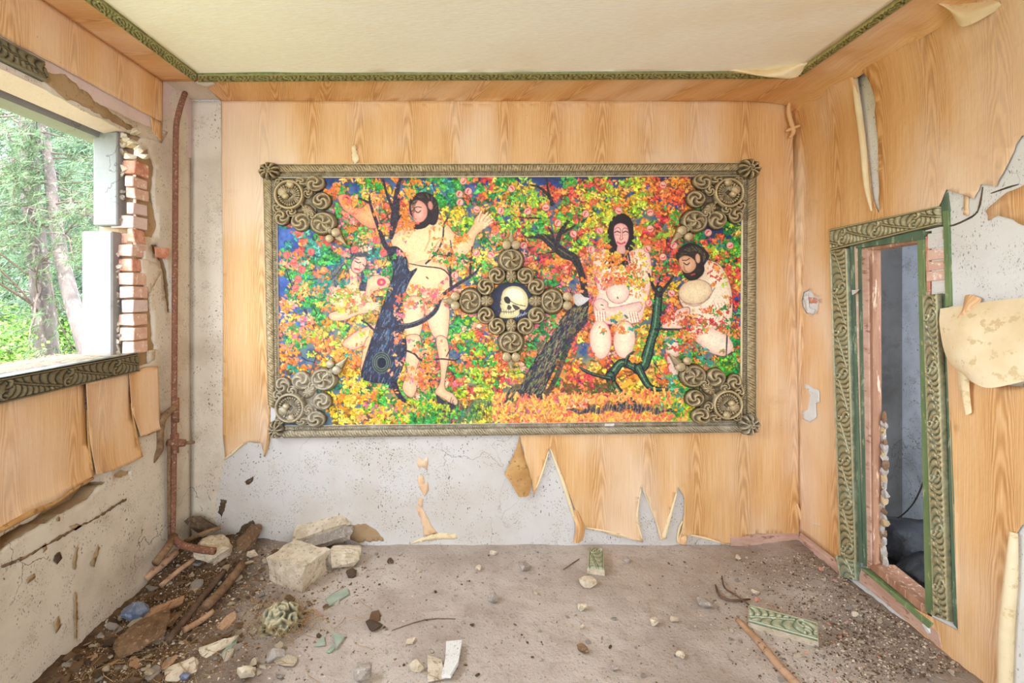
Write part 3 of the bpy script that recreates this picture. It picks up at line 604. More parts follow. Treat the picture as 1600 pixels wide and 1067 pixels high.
# window: stone sill with carved moulding on the room side
win = empty('window_1', (-1.97, 1.8, 1.262), 'glassless broken window opening looking out on pines', kind='structure')
bm = bmesh.new(); box(bm, -2.2, XL+.012, .75, 2.75, 1.262, 1.292); bmo('window_sill', bm, SILLM, win, bevel=.004)
A0, A1 = lf(208, 553), lf(208, 582)
carved('sill_moulding', ML(.75, 1.296, .012), ML(2.735, 1.300, .012), ML(2.75, 1.196, .012), ML(.75, 1.19, .012), (1, 0, 0), lambda u, v: acanthus(u, v, .30, .026), DARKCARV, win, .016, .016, .004, seed=4)
carved('sill_top', ML(.75, 1.296, -.02), ML(2.73, 1.300, -.02), ML(2.735, 1.300, .04), ML(.75, 1.297, .04), (0, 0, 1), lambda u, v: .3+.2*np.sin(u*70), DARKCARV, win, .004, .004, .012, seed=6)
# litter of pine needles on the sill
V = []; Fc = []; r = random.Random(77)
for _ in range(4200):
    x, y = r.uniform(-2.18, -1.88), r.uniform(1.4, 2.68); a = r.uniform(0, PI); l = r.uniform(.02, .045); z = 1.297+r.uniform(0, .012)
    dx, dy = math.cos(a)*l, math.sin(a)*l; n = len(V); w = .0012
    V += [(x-dy/l*w, y+dx/l*w, z), (x+dy/l*w, y-dx/l*w, z), (x+dx, y+dy, z+r.uniform(-.004, .006))]; Fc.append([n, n+1, n+2])
tag(mk('pine_litter', V, Fc, STRAW, win), 'dry brown pine needles scattered on the sill', kind='stuff')
# remnant of carved moulding over the window
f0 = carved('moulding_remnant', ML(1.55, 2.600, 0), ML(2.155, 2.600, 0), ML(2.175, 2.515, 0), ML(1.55, 2.515, 0), (1, 0, 0), lambda u, v: acanthus(u, v, .30, .026), DARKCARV, wall_left, .018, .022, .004, seed=8)
# ------------------------------------------------------------------ heating pipe in the corner
PY = 3.04
def pp(x, y, d=0): return at(x, y, PY+d)
rp = empty('riser_pipe', pp(272, 850), 'rusty vertical heating pipe standing in the left corner', 'pipe')
tube('pipe', [pp(289, 146, .1), pp(284, 160, .02), pp(279, 178), pp(275, 205), pp(274, 300), pp(273, 500), pp(272, 640), pp(271, 760), pp(269, 850)], .0165, RUST, rp, 12, 4)
tube('branch_pipe', [pp(274, 636, -.0), pp(268, 640, -.03), pp(256, 652, -.07), pp(251, 668, -.08), pp(250, 695, -.08), pp(247, 707, -.09), pp(225, 736, -.14)], .020, OLDPIPE, rp, 10, 4)
tube('coupling', [pp(274, 622), pp(274, 660)], .021, RUST, rp, 12)
tube('valve_body', [pp(262, 692, -.03), pp(273, 692), pp(290, 692, .02)], [.022, .026, .02], RUST, rp, 12)
tube('valve_body', [pp(273, 678), pp(273, 708)], .023, RUST, rp, 12)
tube('valve_stem', [pp(288, 692, .02), pp(304, 691, .03)], [.012, .009], OLDPIPE, rp, 8)
tube('drain_pipe', [pp(264, 694, -.03), pp(264, 760, -.02), pp(265, 850, -.02)], .010, OLDPIPE, rp, 8)
tube('stub_pipe', [pp(272, 838, -.02), pp(262, 855, -.15), pp(243, 880, -.25)], .022, OLDPIPE, rp, 12)
tube('return_pipe', [pp(272, 842, -.06), pp(285, 852, -.10), pp(310, 858, -.12), pp(335, 861, -.14)], .020, RUST, rp, 12, 3)
# ------------------------------------------------------------------ niche frame (door) on the right wall
door = empty('door_1', (XR, 2.55, .1), 'narrow doorless niche with carved green and gold frame', kind='structure')
nX = (-1, 0, 0)
def q4(*P): return [fr(x, y, d) for x, y, d in P]
def carv(name, a, b, c, d, mat, seed, amp=.016, L=.24):
    return carved(name, *[fr(x, y, .002) for x, y in (a, b, c, d)], nX, lambda u, v: acanthus(u, v, L, .024), mat, door, amp, .016, .0035, seed=seed)
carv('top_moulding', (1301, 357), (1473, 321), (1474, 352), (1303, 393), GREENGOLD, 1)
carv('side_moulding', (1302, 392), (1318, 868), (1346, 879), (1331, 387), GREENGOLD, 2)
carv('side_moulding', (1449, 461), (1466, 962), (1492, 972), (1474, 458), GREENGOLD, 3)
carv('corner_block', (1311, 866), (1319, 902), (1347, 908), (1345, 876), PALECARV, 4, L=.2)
def slab(name, quad, t0, t1, mat, bev=.002):
    bm = bmesh.new(); a = [bm.verts.new(fr(x, y, t1)) for x, y in quad]; b = [bm.verts.new(fr(x, y, t0)) for x, y in quad]
    bm.faces.new(a); bm.faces.new(b[::-1])
    for i in range(4): bm.faces.new([a[i], b[i], b[(i+1)%4], a[(i+1)%4]])
    return bmo(name, bm, mat, door, bevel=bev)
slab('flat_strip', [(1331, 384), (1335, 383), (1350, 880), (1345, 878)], -.01, .012, GREEN)
slab('flat_strip', [(1341, 378), (1347, 376), (1356, 885), (1350, 884)], -.02, .006, GREEN)
slab('head_strip', [(1338, 378), (1445, 359), (1447, 374), (1340, 388)], -.02, .010, GREEN)
slab('wood_head', [(1346, 388), (1437, 374), (1437, 379), (1348, 393)], -.06, .002, WOODJ)
slab('mortar_strip', [(1334, 384), (1341, 382), (1350, 870), (1346, 872)], -.03, .001, BRICK_P)
slab('jamb', [(1346, 390), (1357, 389), (1362, 884), (1354, 888)], -.03, .003, PINKW)
slab('jamb', [(1356, 388), (1362, 387), (1364, 884), (1360, 884)], -.05, -.004, WOODJ)
slab('flat_strip', [(1435, 362), (1446, 360), (1460, 962), (1448, 955)], -.06, .008, LGREEN)
slab('flat_strip', [(1447, 455), (1453, 455), (1468, 966), (1460, 962)], -.02, .004, PINKW)
slab('flat_strip', [(1476, 330), (1485, 328), (1489, 478), (1480, 480)], -.004, .010, LGREEN)
slab('flat_strip', [(1476, 458), (1483, 480), (1500, 985), (1492, 975)], -.004, .008, GREEN)
slab('flat_strip', [(1470, 322), (1482, 300), (1486, 330), (1474, 350)], -.004, .006, PALECARV if False else GREEN)
slab('threshold', [(1355, 884), (1368, 882), (1452, 952), (1448, 962)], -.10, .004, WOODJ)
slab('threshold', [(1347, 886), (1356, 890), (1462, 974), (1456, 982)], -.02, .016, LGREEN)
slab('threshold', [(1344, 908), (1348, 890), (1470, 988), (1476, 1014)], -.01, .012, PINKW)
# exposed bricks and plaster beside the frame head
for i, (x0, y0, x1, y1, m) in enumerate(((1450, 362, 1478, 386, PLASTER_W), (1451, 388, 1479, 404, BRICK_P), (1451, 406, 1480, 420, BRICK_P), (1450, 422, 1480, 437, BRICK_P), (1458, 440, 1480, 456, PLASTER_W))):
    o = slab('brick', [(x0, y0+3), (x1, y0), (x1, y1), (x0, y1+3)], -.02, .003+.006*(i % 2), m, .003)
slab('mortar_strip', [(1444, 372), (1451, 366), (1453, 460), (1448, 462)], -.02, .001, BRICK)
patch('paper_tag', [[fr(1334, 453, .012), fr(1342, 453, .02), fr(1352, 452, .03)], [fr(1335, 457, .014), fr(1343, 456, .022), fr(1350, 454, .03)], [fr(1335, 461, .012), fr(1341, 459, .018), fr(1346, 456, .022)]], PLASTER_W, door)
for y in range(655, 886, 9):
    rr = random.Random(y); rock('mortar_lump', fr(1366+rr.gauss(0, 1.5)+(y-655)*.004, y, -.05), (rr.uniform(.025, .05), .04, rr.uniform(.05, .10)), (ROCK_G, MORTAR, ROCK_G, ROCK_B)[y % 4], door, y, 18, None, 0, 1)
# closet: floor, sacking heap, hanging wire
cb = empty('sack_heap', (2.45, 2.55, .05), 'dark grey sack slumped on the floor inside the niche', 'sack')
for k, (x, y, z, d) in enumerate(((2.40, 2.62, .15, (.50, .5, .28)), (2.5, 2.95, .18, (.5, .5, .34)), (2.36, 2.36, .10, (.4, .4, .22)))):
    rock('sack_fold', (x, y, z), d, BLACKBAG, cb, k+3, 40, sub=3)
for c in cb.children: c.data.polygons.foreach_set('use_smooth', [True]*len(c.data.polygons))
tag(tube('hanging_wire', [at(1446, 745, 2.5), at(1428, 785, 2.75), at(1405, 808, 3.0), at(1385, 812, 3.15)], .004, WIRE, None, 6, 5), 'thin black wire sagging across the dark niche', 'wire')
bm = bmesh.new(); box(bm, XR+.11, 2.82, 0, 3.42, -.1, .02); tag(bmo('floor_closet', bm, ROCK_D), 'bare floor inside the closet', kind='structure')
# ------------------------------------------------------------------ the painting: pigment laid down stroke by stroke on a fine canvas grid
PX0, PX1, PY0, PY1, PS = 434, 1160, 270, 668, 1.4
NW, NH = int((PX1-PX0)*PS), int((PY1-PY0)*PS)
YY, XX = np.meshgrid(np.arange(NH)/PS+PY0, np.arange(NW)/PS+PX0, indexing='ij')
R = np.random.default_rng(11)
def vnoise(sc, seed):                                # smooth value noise over the canvas, sc in px
    r = np.random.default_rng(seed); gh, gw = int((PY1-PY0)/sc)+3, int((PX1-PX0)/sc)+3
    g = r.random((gh, gw)); y = (YY-PY0)/sc; x = (XX-PX0)/sc; i = y.astype(int); j = x.astype(int); fy = y-i; fx = x-j
    fy = fy*fy*(3-2*fy); fx = fx*fx*(3-2*fx)
    return (g[i,j]*(1-fx)+g[i,j+1]*fx)*(1-fy)+(g[i+1,j]*(1-fx)+g[i+1,j+1]*fx)*fy
IM = np.zeros((NH, NW, 3))
n1, n2, n3, n4 = vnoise(60, 1), vnoise(14, 2), vnoise(4, 3), vnoise(1.6, 4)
def C(*c): return np.array(c, float)
def lerp(a, b, t): return a+(b-a)*t[..., None]
IM[:] = lerp(C(40, 66, 128), C(84, 116, 190), np.clip(n2*.6+n3*.5-.1, 0, 1))
IM[:] = lerp(IM, C(120, 160, 200), np.clip((n1-.55)*2, 0, .6)*(XX < 640))
IM[:] = lerp(IM, lerp(C(150, 120, 60), C(120, 140, 70), n2), .55*np.clip((n3+n2-.5)*1.6, 0, 1)*np.clip((YY-290)/30, 0, 1)*(XX > 470)*(XX < 1130))
IM[:] = lerp(IM, C(34, 42, 74)+0*IM, np.clip(1-(YY-274)/22, 0, 1)*.85)
IM[:] = lerp(IM, C(30, 46, 90)+0*IM, np.clip((XX-1040)/60, 0, 1)*np.clip((420-YY)/60, 0, 1)*.8)
IM[:] = lerp(IM, C(70, 92, 112)+n3[..., None]*30, sstep(520, 570, YY)*(XX < 640)*.8)
IM[:] = lerp(IM, lerp(C(245, 150, 60), C(250, 190, 70), n2), sstep(545, 600, YY)*sstep(760, 860, XX))
IM[:] = lerp(IM, lerp(C(110, 130, 80), C(180, 170, 80), n2), sstep(560, 620, YY)*(1-sstep(700, 860, XX))*sstep(560, 640, XX))
def win(x0, x1, y0, y1):
    a = max(0, int((y0-PY0)*PS)); b = min(NH, int((y1-PY0)*PS)+2); c = max(0, int((x0-PX0)*PS)); d = min(NW, int((x1-PX0)*PS)+2)
    return (slice(a, max(a, b)), slice(c, max(c, d)))
def put(s, col, a):
    IM[s] = IM[s]+(col-IM[s])*a[..., None]
def polymask(poly, s):
    x, y = XX[s], YY[s]; m = np.zeros(x.shape)
    for ox, oy in ((-.25, -.25), (.25, .25), (-.25, .25), (.25, -.25)):
        m += inpoly(np.stack([(x+ox/PS*1.2).ravel(), (y+oy/PS*1.2).ravel()], 1), poly).reshape(x.shape)
    return m/4
def cat(poly, m=5):
    P = [Vector((x, y, 0)) for x, y in poly]; n = len(P); out = []
    for i in range(n):
        p0, p1, p2, p3 = P[i-1], P[i], P[(i+1)%n], P[(i+2)%n]
        for k in range(m):
            t = k/m; v = .5*((2*p1)+(p2-p0)*t+(2*p0-5*p1+4*p2-p3)*t*t+(3*p1-p0-3*p2+p3)*t**3); out.append((v.x, v.y))
    return out
def stroke(pts, w, col, a=1., sm=4, tex=.25):
    k = len(pts); q = smoothpts([(x, y, 0) for x, y in pts], sm) if sm else [Vector((x, y, 0)) for x, y in pts]
    ww = np.interp(np.linspace(0, 1, len(q)), np.linspace(0, 1, len(w) if hasattr(w, '__len__') else 2), w if hasattr(w, '__len__') else (w, w))
    xs = [v.x for v in q]; ys = [v.y for v in q]; mw = max(ww)+1
    s = win(min(xs)-mw, max(xs)+mw, min(ys)-mw, max(ys)+mw); x, y = XX[s], YY[s]
    if not x.size: return
    best = np.full(x.shape, 99.)
    for i in range(len(q)-1):
        dx, dy = xs[i+1]-xs[i], ys[i+1]-ys[i]; L = dx*dx+dy*dy+1e-9
        t = np.clip(((x-xs[i])*dx+(y-ys[i])*dy)/L, 0, 1)
        best = np.minimum(best, np.hypot(x-xs[i]-t*dx, y-ys[i]-t*dy)-(ww[i]+(ww[i+1]-ww[i])*t)/2)
    m = np.clip(.5-best*PS, 0, 1)*a
    if np.max(ww) > 2.6: MASK[s] = np.maximum(MASK[s], m)
    put(s, np.asarray(col, float)+((n4[s]-.5)*tex*160)[..., None], m)
def shape(poly, col, shade=None, outline=None, ow=1.3, dark=.16, rim=7, sm=5, tex=5):
    """a smooth filled form with rounder shading towards its edge"""
    poly = cat(poly, sm) if sm else poly; P = np.array(poly); s = win(P[:,0].min()-2, P[:,0].max()+2, P[:,1].min()-2, P[:,1].max()+2)
    if not XX[s].size: return
    m = polymask(poly, s); MASK[s] = np.maximum(MASK[s], m); x, y = XX[s], YY[s]; d = np.full(x.shape, 99.)
    for i in range(0, len(P), 1):
        a, b = P[i], P[(i+1)%len(P)]; ab = b-a; L = ab@ab+1e-9; t = np.clip(((x-a[0])*ab[0]+(y-a[1])*ab[1])/L, 0, 1)
        d = np.minimum(d, np.hypot(x-a[0]-t*ab[0], y-a[1]-t*ab[1]))
    e = np.exp(-d/rim); c = np.asarray(col, float)+((n3[s]-.5)*tex*2)[..., None]+((n4[s]-.5)*tex*1.5)[..., None]
    sc = np.asarray(shade if shade is not None else np.asarray(col)*.7, float)
    put(s, c+(sc-c)*(e*.75)[..., None], m)
    if outline is not None: stroke(list(poly)+[poly[0]], ow, outline, .8, 0)
def ell(cx, cy, rx, ry, rot=0, n=20):
    c, s_ = math.cos(rot), math.sin(rot)
    return [(cx+rx*math.cos(t)*c-ry*math.sin(t)*s_, cy+rx*math.cos(t)*s_+ry*math.sin(t)*c) for t in np.linspace(0, 2*PI, n, endpoint=False)]
PALS = {'O': [(255, 150, 58), (250, 120, 62), (255, 172, 84), (244, 136, 40)], 'R': [(232, 84, 60), (222, 66, 66), (240, 104, 70)], 'P': [(250, 154, 112), (240, 128, 118), (246, 176, 140), (232, 110, 130)],
        'Y': [(252, 206, 58), (240, 188, 44), (250, 220, 96)], 'L': [(164, 206, 40), (190, 214, 62), (140, 190, 60)], 'G': [(44, 156, 62), (38, 136, 66), (92, 184, 74), (70, 170, 60)],
        'T': [(40, 140, 112), (92, 184, 150), (60, 150, 130)], 'D': [(150, 62, 84), (120, 50, 70)], 'K': [(168, 150, 70), (190, 150, 80)]}
def leaf(cx, cy, r, col, ang=None, kind=None, a=1., lit=True):
    s = win(cx-r, cx+r, cy-r, cy+r); x, y = XX[s]-cx, YY[s]-cy
    if not x.size: return
    ang = R.random()*6.28 if ang is None else ang; d = np.hypot(x, y); th = np.arctan2(y, x)-ang
    kind = R.random() if kind is None else kind
    if kind < .22: rad = r*(.34+.66*np.abs(np.cos(2.5*th))**2.2)*(.78+.22*np.cos(th))     # pointed maple leaf
    elif kind < .4: rad = r*.8*(.6+.4*np.abs(np.cos(1.5*th))**1.5)
    else: rad = r*.36/np.sqrt((np.cos(th)*.42)**2+np.sin(th)**2+1e-4)*(.9+.1*np.cos(3*th)) # a dab of the brush
    m = np.clip((rad-d)*PS+.5, 0, 1)*a
    c = np.asarray(col, float)*(.84+.26*R.random())+R.normal(0, 7, 3) if lit else np.asarray(col, float)
    sh = 1-.16*np.clip(d/np.maximum(rad, .1), 0, 1)**3+.16*(n4[s]-.5)
    put(s, np.clip(c*sh[..., None], 0, 255), m)
GRID = ['-- -- OOG OGY OOB GGO GTG BGR OYG GLY BRO GRO LRY YOL ROO OOR -- --',
        '-- -- OPG OOG ORB OB GYB GLR YOR LRO ROL GRL YLY YOL OLR OGR GG --',
        'BRTB GTRB GPO POG OPO OPO OGO OGL OGP GLR RLG LRG OYL OYL ROL GRO GTR GLO',
        'OTGBP TGOB PGTO GPT PGO OP OPG OGY YOB RLP ROG ROP OPO OO GRO RGO OR RLG',
        'OGTB OGTB OGT OLP OGL OP PO OGP OBG OBG POG OPB OOP OP YGO OBY OR OR',
        'OPBY GOB OGLK KOLO OLK OP PRG PGLO OG GPO GP OYO OPO OO YGK RPO ROD RGD',
        'PGBO OLO OYOK OOK OYO OP RGO GRLO GRO GPO GPO YRO ORP OYO YGL OLG ORL GO',
        'BO BOY YOY YTO OYP PO RGO GLRO RGYO PGO PGO YRO YO OOY YLO RG GOT GGL',
        'BT BT YYO OLG GLOY POG OLPG YRL YLR OPK OPK RODO ORD OOY OOY GT GTL --',
        '- - YYO OPOY LOGY GLG GLGD YGL YO OPO OYO OP OOY OPO ORO LGYL -- --']
GRID = [g.split() for g in GRID]
def pal(x, y):
    i = int(np.clip((y-275)/39.2+R.normal(0, .28), 0, 9)); j = int(np.clip((x-440)/40+R.normal(0, .28), 0, 17))
    ch = GRID[i][j]; ch = ch[R.integers(len(ch))]
    if ch in 'B-': return None
    p = PALS[ch]; return p[R.integers(len(p))]
MASK = np.zeros((NH, NW))
def masked(x, y):
    i, j = int((y-PY0)*PS), int((x-PX0)*PS)
    return 0 <= i < NH and 0 <= j < NW and MASK[i, j] > .3
def field(n, r0, r1, keep=None, x0=438, x1=1158, y0=279, y1=664, clump=11, spread=5., under=.75):
    for k in range(n):
        cx, cy = R.uniform(x0, x1), R.uniform(y0, y1); c = pal(cx, cy)
        if c is None or (keep is not None and keep(cx, cy)): continue
        if under: leaf(cx, cy, spread*2.1, np.array(c)*.45, None, .3, under, False)
        for q in range(clump):
            x, y = cx+R.normal(0, spread), cy+R.normal(0, spread*.8)
            if keep is not None and keep(x, y): continue
            leaf(x, y, R.uniform(r0, r1), np.array(c)*(1.12 if q > clump*.7 else .98)+(14 if q > clump*.7 else 0))
field(1500, 3, 6.5)
field(1500, 2.2, 4.8, spread=4.5, under=.5)
# dark twigs between the leaves
for _ in range(150):
    x, y = R.uniform(445, 1150), R.uniform(285, 600); a = R.uniform(0, 6.28); p = [(x, y)]
    for k in range(3): a += R.normal(0, .5); p.append((p[-1][0]+9*math.cos(a), p[-1][1]+9*math.sin(a)))
    stroke(p, [2, 1.4, 1, .6], (46, 40, 52), .85)
SK, SKS = (250, 212, 160), (222, 146, 112)               # warm flesh and its shade
CR, CRS = (246, 228, 200), (222, 158, 146)               # pale flesh and its shade
OUT = (96, 66, 70)
# raised arm at the upper left holding a fruit
shape([(529, 309), (540, 304), (550, 312), (552, 324), (565, 326), (580, 316), (590, 332), (594, 352), (584, 358), (568, 352), (552, 338), (538, 328)], (252, 176, 116), (226, 110, 90), OUT, 1)
shape(ell(543, 312, 7, 6.5), (240, 130, 120), (214, 76, 86)); stroke([(540, 311), (543, 309), (546, 312)], 1.4, (90, 40, 40))
# reclining woman with long hair
for k in range(70):
    t = R.random(); stroke([(566-4*t, 396+R.uniform(-2, 4)), (548-12*t, 404+8*t), (532-14*t, 424+6*t), (508+28*t+R.normal(0, 3), 452+R.uniform(-8, 8))], R.uniform(1, 2.2), [(76, 78, 92), (110, 112, 104), (52, 52, 66), (130, 134, 100)][R.integers(4)], .85)
shape([(521, 452), (540, 446), (548, 440), (547, 420), (558, 424), (562, 446), (572, 452), (580, 462), (584, 476), (560, 484), (530, 480), (516, 470)], SK, SKS, OUT, 1)
for k in range(24): stroke([(566, 424+R.uniform(-3, 3)), (570+R.uniform(-4, 4), 438), (566+R.uniform(-5, 6), 454)], 1.6, (62, 62, 78), .9)
shape(ell(562, 413, 11, 15, .5), (250, 206, 170), (222, 128, 118), (90, 60, 66), 1)
for pts, w, c in (([(556, 408), (561, 411), (565, 410)], 1.4, (60, 36, 40)), ([(568, 413), (571, 416), (574, 415)], 1.3, (60, 36, 40)), ([(556, 404), (562, 406)], 1, (70, 50, 50)), ([(565, 412), (563, 419), (566, 420)], 1, (190, 110, 100)), ([(556, 420), (560, 421), (563, 422)], 2.6, (206, 60, 70))): stroke(pts, w, c)
for k in range(30):
    t = k/30; stroke([(552+26*t, 398+3*math.sin(t*3)), (556+22*t, 394+R.uniform(-1, 3))], 2.2, [(70, 72, 84), (96, 100, 92), (50, 48, 60)][k % 3], .9)
shape([(516, 490), (540, 482), (560, 478), (574, 472), (590, 474), (588, 482), (578, 488), (560, 492), (540, 500), (520, 500)], (248, 196, 150), SKS, OUT, 1)
for k in range(4): stroke([(574, 474+3*k), (584, 473+3*k), (592, 474+3.4*k)], 2.4, (246, 190, 150)); stroke([(576, 476+3*k), (591, 476+3.4*k)], .8, (150, 90, 84))
shape([(576, 436), (588, 430), (604, 432), (611, 440), (608, 448), (596, 452), (584, 456), (578, 466), (572, 462), (574, 446)], (250, 200, 156), SKS, OUT, 1)
shape(ell(597, 441, 7, 6), (226, 90, 120), (190, 50, 90)); shape(ell(597, 441, 2.5, 2.5), (240, 190, 120))
shape([(536, 536), (560, 516), (585, 507), (602, 505), (600, 516), (586, 530), (568, 540), (552, 546)], (246, 210, 150), (222, 120, 110), OUT, 1)
shape([(574, 528), (590, 522), (588, 545), (578, 578), (566, 582), (566, 560)], (246, 206, 146), SKS, OUT, 1)
# standing bearded man in the middle of the tree
shape([(612, 372), (632, 356), (652, 348), (680, 342), (698, 350), (712, 366), (726, 368), (738, 352), (742, 342), (752, 334), (766, 340), (766, 350), (752, 362), (744, 370), (736, 392), (718, 402), (702, 394), (698, 412), (704, 440), (704, 462), (680, 474), (650, 470), (632, 450), (640, 424), (634, 400), (618, 392)], SK, (216, 150, 104), OUT, 1)
for k, (a, b) in enumerate((((746, 348), (752, 331)), ((752, 346), (761, 334)), ((756, 348), (766, 336)), ((758, 352), (770, 342)), ((756, 356), (769, 348)))): stroke([a, b], [4.2, 3], (250, 206, 160)); stroke([(a[0]+2, a[1]), (b[0]+1.6, b[1])], .8, (190, 110, 96))
stroke([(672, 360), (671, 376), (664, 392)], 2.5, (200, 150, 96), .8); stroke([(690, 372), (676, 392), (672, 400)], 2, (196, 146, 96), .7); stroke([(652, 352), (640, 372)], 1.5, (206, 150, 104), .7)
shape(ell(668, 431, 33, 25), (250, 214, 162), (226, 160, 120)); stroke([(667, 433), (669, 435)], 2.4, (120, 80, 60))
shape([(634, 470), (650, 462), (664, 470), (662, 500), (656, 524), (640, 528), (630, 510)], (246, 210, 164), SKS, OUT, 1)
shape([(664, 474), (690, 466), (702, 480), (702, 506), (698, 528), (684, 530), (672, 514)], (246, 212, 168), SKS, OUT, 1)
shape([(634, 526), (656, 524), (658, 552), (650, 584), (652, 606), (644, 620), (632, 612), (630, 600), (637, 580), (632, 552)], (242, 204, 158), SKS, OUT, 1)
shape([(682, 528), (698, 528), (702, 556), (697, 584), (696, 606), (708, 614), (716, 626), (710, 632), (694, 622), (680, 612), (688, 596), (688, 570)], (246, 208, 160), SKS, OUT, 1)
shape([(682, 616), (694, 624), (712, 632), (708, 640), (690, 634), (684, 626)], (74, 58, 76), sm=3)
shape([(640, 326), (642, 312), (652, 303), (664, 301), (678, 307), (685, 320), (686, 336), (682, 350), (674, 352), (664, 344), (650, 342), (643, 338)], (58, 44, 40), (38, 28, 30))
shape([(643, 322), (650, 314), (660, 316), (667, 324), (668, 336), (664, 345), (655, 349), (649, 347), (645, 336)], (240, 184, 160), (206, 112, 98), sm=4)
shape([(671, 328), (676, 338), (674, 348), (664, 357), (650, 359), (642, 354), (644, 348), (654, 349), (662, 346), (668, 338)], (54, 40, 38), (36, 28, 30), sm=4)
for k in range(44): a = R.uniform(2.7, 6.3); stroke([(664+20*math.cos(a), 326+22*math.sin(a)), (664+15*math.cos(a+.25), 326+17*math.sin(a+.25))], 1.3, [(104, 84, 64), (34, 26, 28), (80, 62, 50)][k % 3], .75)
for pts, w, c in (([(650, 331), (654, 333), (658, 330)], 1.5, (60, 30, 36)), ([(647, 326), (653, 324), (659, 325)], 1.4, (70, 40, 40)), ([(646, 333), (648, 342), (652, 343)], 1.1, (170, 90, 84)), ([(650, 350), (655, 350)], 2.4, (222, 90, 80))): stroke(pts, w, c)
shape(ell(673, 322, 4, 7, -.15), (236, 178, 146), (190, 110, 96), OUT, 1)
# seated woman on the right
for sx in (-1, 1):
    for k in range(26): stroke([(968+sx*6, 343), (968+sx*(17+R.uniform(-2, 3)), 362), (968+sx*(19+R.uniform(-5, 3)), 388), (968+sx*(18+R.uniform(-9, 5)), 420)], 2, [(40, 32, 34), (60, 48, 46), (30, 26, 30)][k % 3], .9)
shape([(944, 388), (960, 394), (980, 394), (996, 388), (1012, 396), (1016, 420), (1014, 450), (1006, 480), (1000, 500), (980, 506), (950, 506), (932, 500), (926, 480), (932, 456), (928, 430), (926, 404)], CR, CRS, (190, 110, 110), 1)
for k in range(50): stroke([(950+R.uniform(-8, 30), 380+R.uniform(-2, 10)), (948+R.uniform(-6, 36), 412+R.uniform(-4, 8))], 2, [(40, 32, 34), (60, 48, 46)][k % 2], .85)
shape(ell(964, 456, 18, 18), (248, 232, 204), (226, 160, 150), (196, 110, 116), 1.2); stroke([(963, 464), (964, 466)], 1.8, (160, 90, 90))
shape(ell(937, 530, 17, 30, -.04), (248, 234, 200), (232, 160, 140), (206, 110, 110), 1.4)
shape(ell(974, 530, 17, 29, .06), (248, 234, 200), (232, 160, 140), (180, 110, 100), 1.4)
shape([(926, 474), (936, 466), (948, 472), (950, 480), (968, 478), (984, 474), (1000, 472), (1000, 484), (984, 494), (966, 502), (948, 500), (936, 490)], CR, (224, 150, 146), (180, 110, 110), 1)   # bundled child asleep across the lap
stroke([(938, 476), (941, 477)], 1.4, (80, 50, 56)); stroke([(940, 483), (943, 483)], 1.4, (200, 90, 96))
for k in range(4): stroke([(930+4*k, 486), (931+4*k, 500)], 2.6, (248, 224, 196)); stroke([(932+4*k, 487), (933+4*k, 500)], .9, (190, 100, 104))
for k in range(4): stroke([(980+4*k, 488), (983+4*k, 502)], 2.6, (248, 224, 196)); stroke([(982+4*k, 489), (985+4*k, 502)], .9, (190, 100, 104))
shape([(950, 352), (958, 338), (970, 334), (982, 340), (988, 354), (986, 376), (976, 392), (960, 392), (951, 376)], (46, 36, 38), (32, 26, 30))
shape([(958, 356), (964, 350), (972, 350), (979, 356), (981, 370), (977, 382), (970, 389), (963, 384), (958, 370)], (246, 208, 190), (224, 140, 136), (90, 50, 54), 1)
shape([(964, 384), (974, 384), (975, 396), (963, 396)], (236, 190, 172), (210, 140, 130), sm=3)
for pts, w, c in (([(959, 364), (963, 362), (967, 364)], 1.5, (60, 26, 34)), ([(972, 364), (976, 362), (980, 364)], 1.5, (60, 26, 34)), ([(959, 359), (964, 356), (968, 360), (968, 373)], 1, (176, 70, 76)), ([(980, 359), (975, 357), (971, 360), (971, 373)], 1, (176, 70, 76)), ([(966, 373), (969, 375.5), (972, 373)], 1.2, (190, 80, 86)), ([(963, 379), (969, 381.5), (975, 379)], 2.6, (206, 66, 78)), ([(960, 367), (966, 368)], 1, (214, 120, 120)), ([(973, 368), (979, 367)], 1, (214, 120, 120))): stroke(pts, w, c)
# man turning away on the right
shape([(1098, 408), (1116, 410), (1130, 424), (1140, 452), (1142, 486), (1138, 520), (1140, 544), (1128, 556), (1104, 548), (1086, 534), (1072, 520), (1080, 500), (1064, 478), (1058, 460), (1066, 446), (1082, 438), (1096, 428)], CR, (216, 176, 140), OUT, 1)
shape(ell(1084, 456, 26, 19, -.15), (244, 222, 180), (206, 166, 128), (150, 110, 96), 1.2)
stroke([(1064, 472), (1084, 478), (1102, 468), (1114, 450)], 2.2, (186, 140, 120), .8)
for k in range(4): stroke([(1112+6*k, 470+2*k), (1118+5*k, 490), (1110+5*k, 512)], 1.6, (222, 170, 150), .8)
shape([(1032, 508), (1044, 492), (1060, 482), (1074, 480), (1074, 492), (1060, 504), (1064, 512), (1040, 516)], (246, 226, 196), CRS, OUT, 1)
shape([(1038, 528), (1056, 530), (1058, 560), (1056, 588), (1046, 588), (1040, 560)], (248, 230, 204), CRS, (170, 110, 100), 1)
shape([(1084, 516), (1120, 512), (1142, 536), (1136, 552), (1112, 552), (1090, 536)], (250, 236, 206), CRS)
shape([(1054, 400), (1062, 386), (1078, 380), (1094, 386), (1106, 400), (1098, 412), (1098, 424), (1088, 436), (1074, 438), (1066, 430), (1062, 418)], (62, 50, 44), (38, 32, 32))
for k in range(36): a = R.uniform(3.2, 6.2); stroke([(1080+20*math.cos(a), 404+18*math.sin(a)), (1082+15*math.cos(a+.3), 406+14*math.sin(a+.3))], 1.4, [(110, 104, 74), (44, 36, 34), (84, 72, 56)][k % 3], .8)
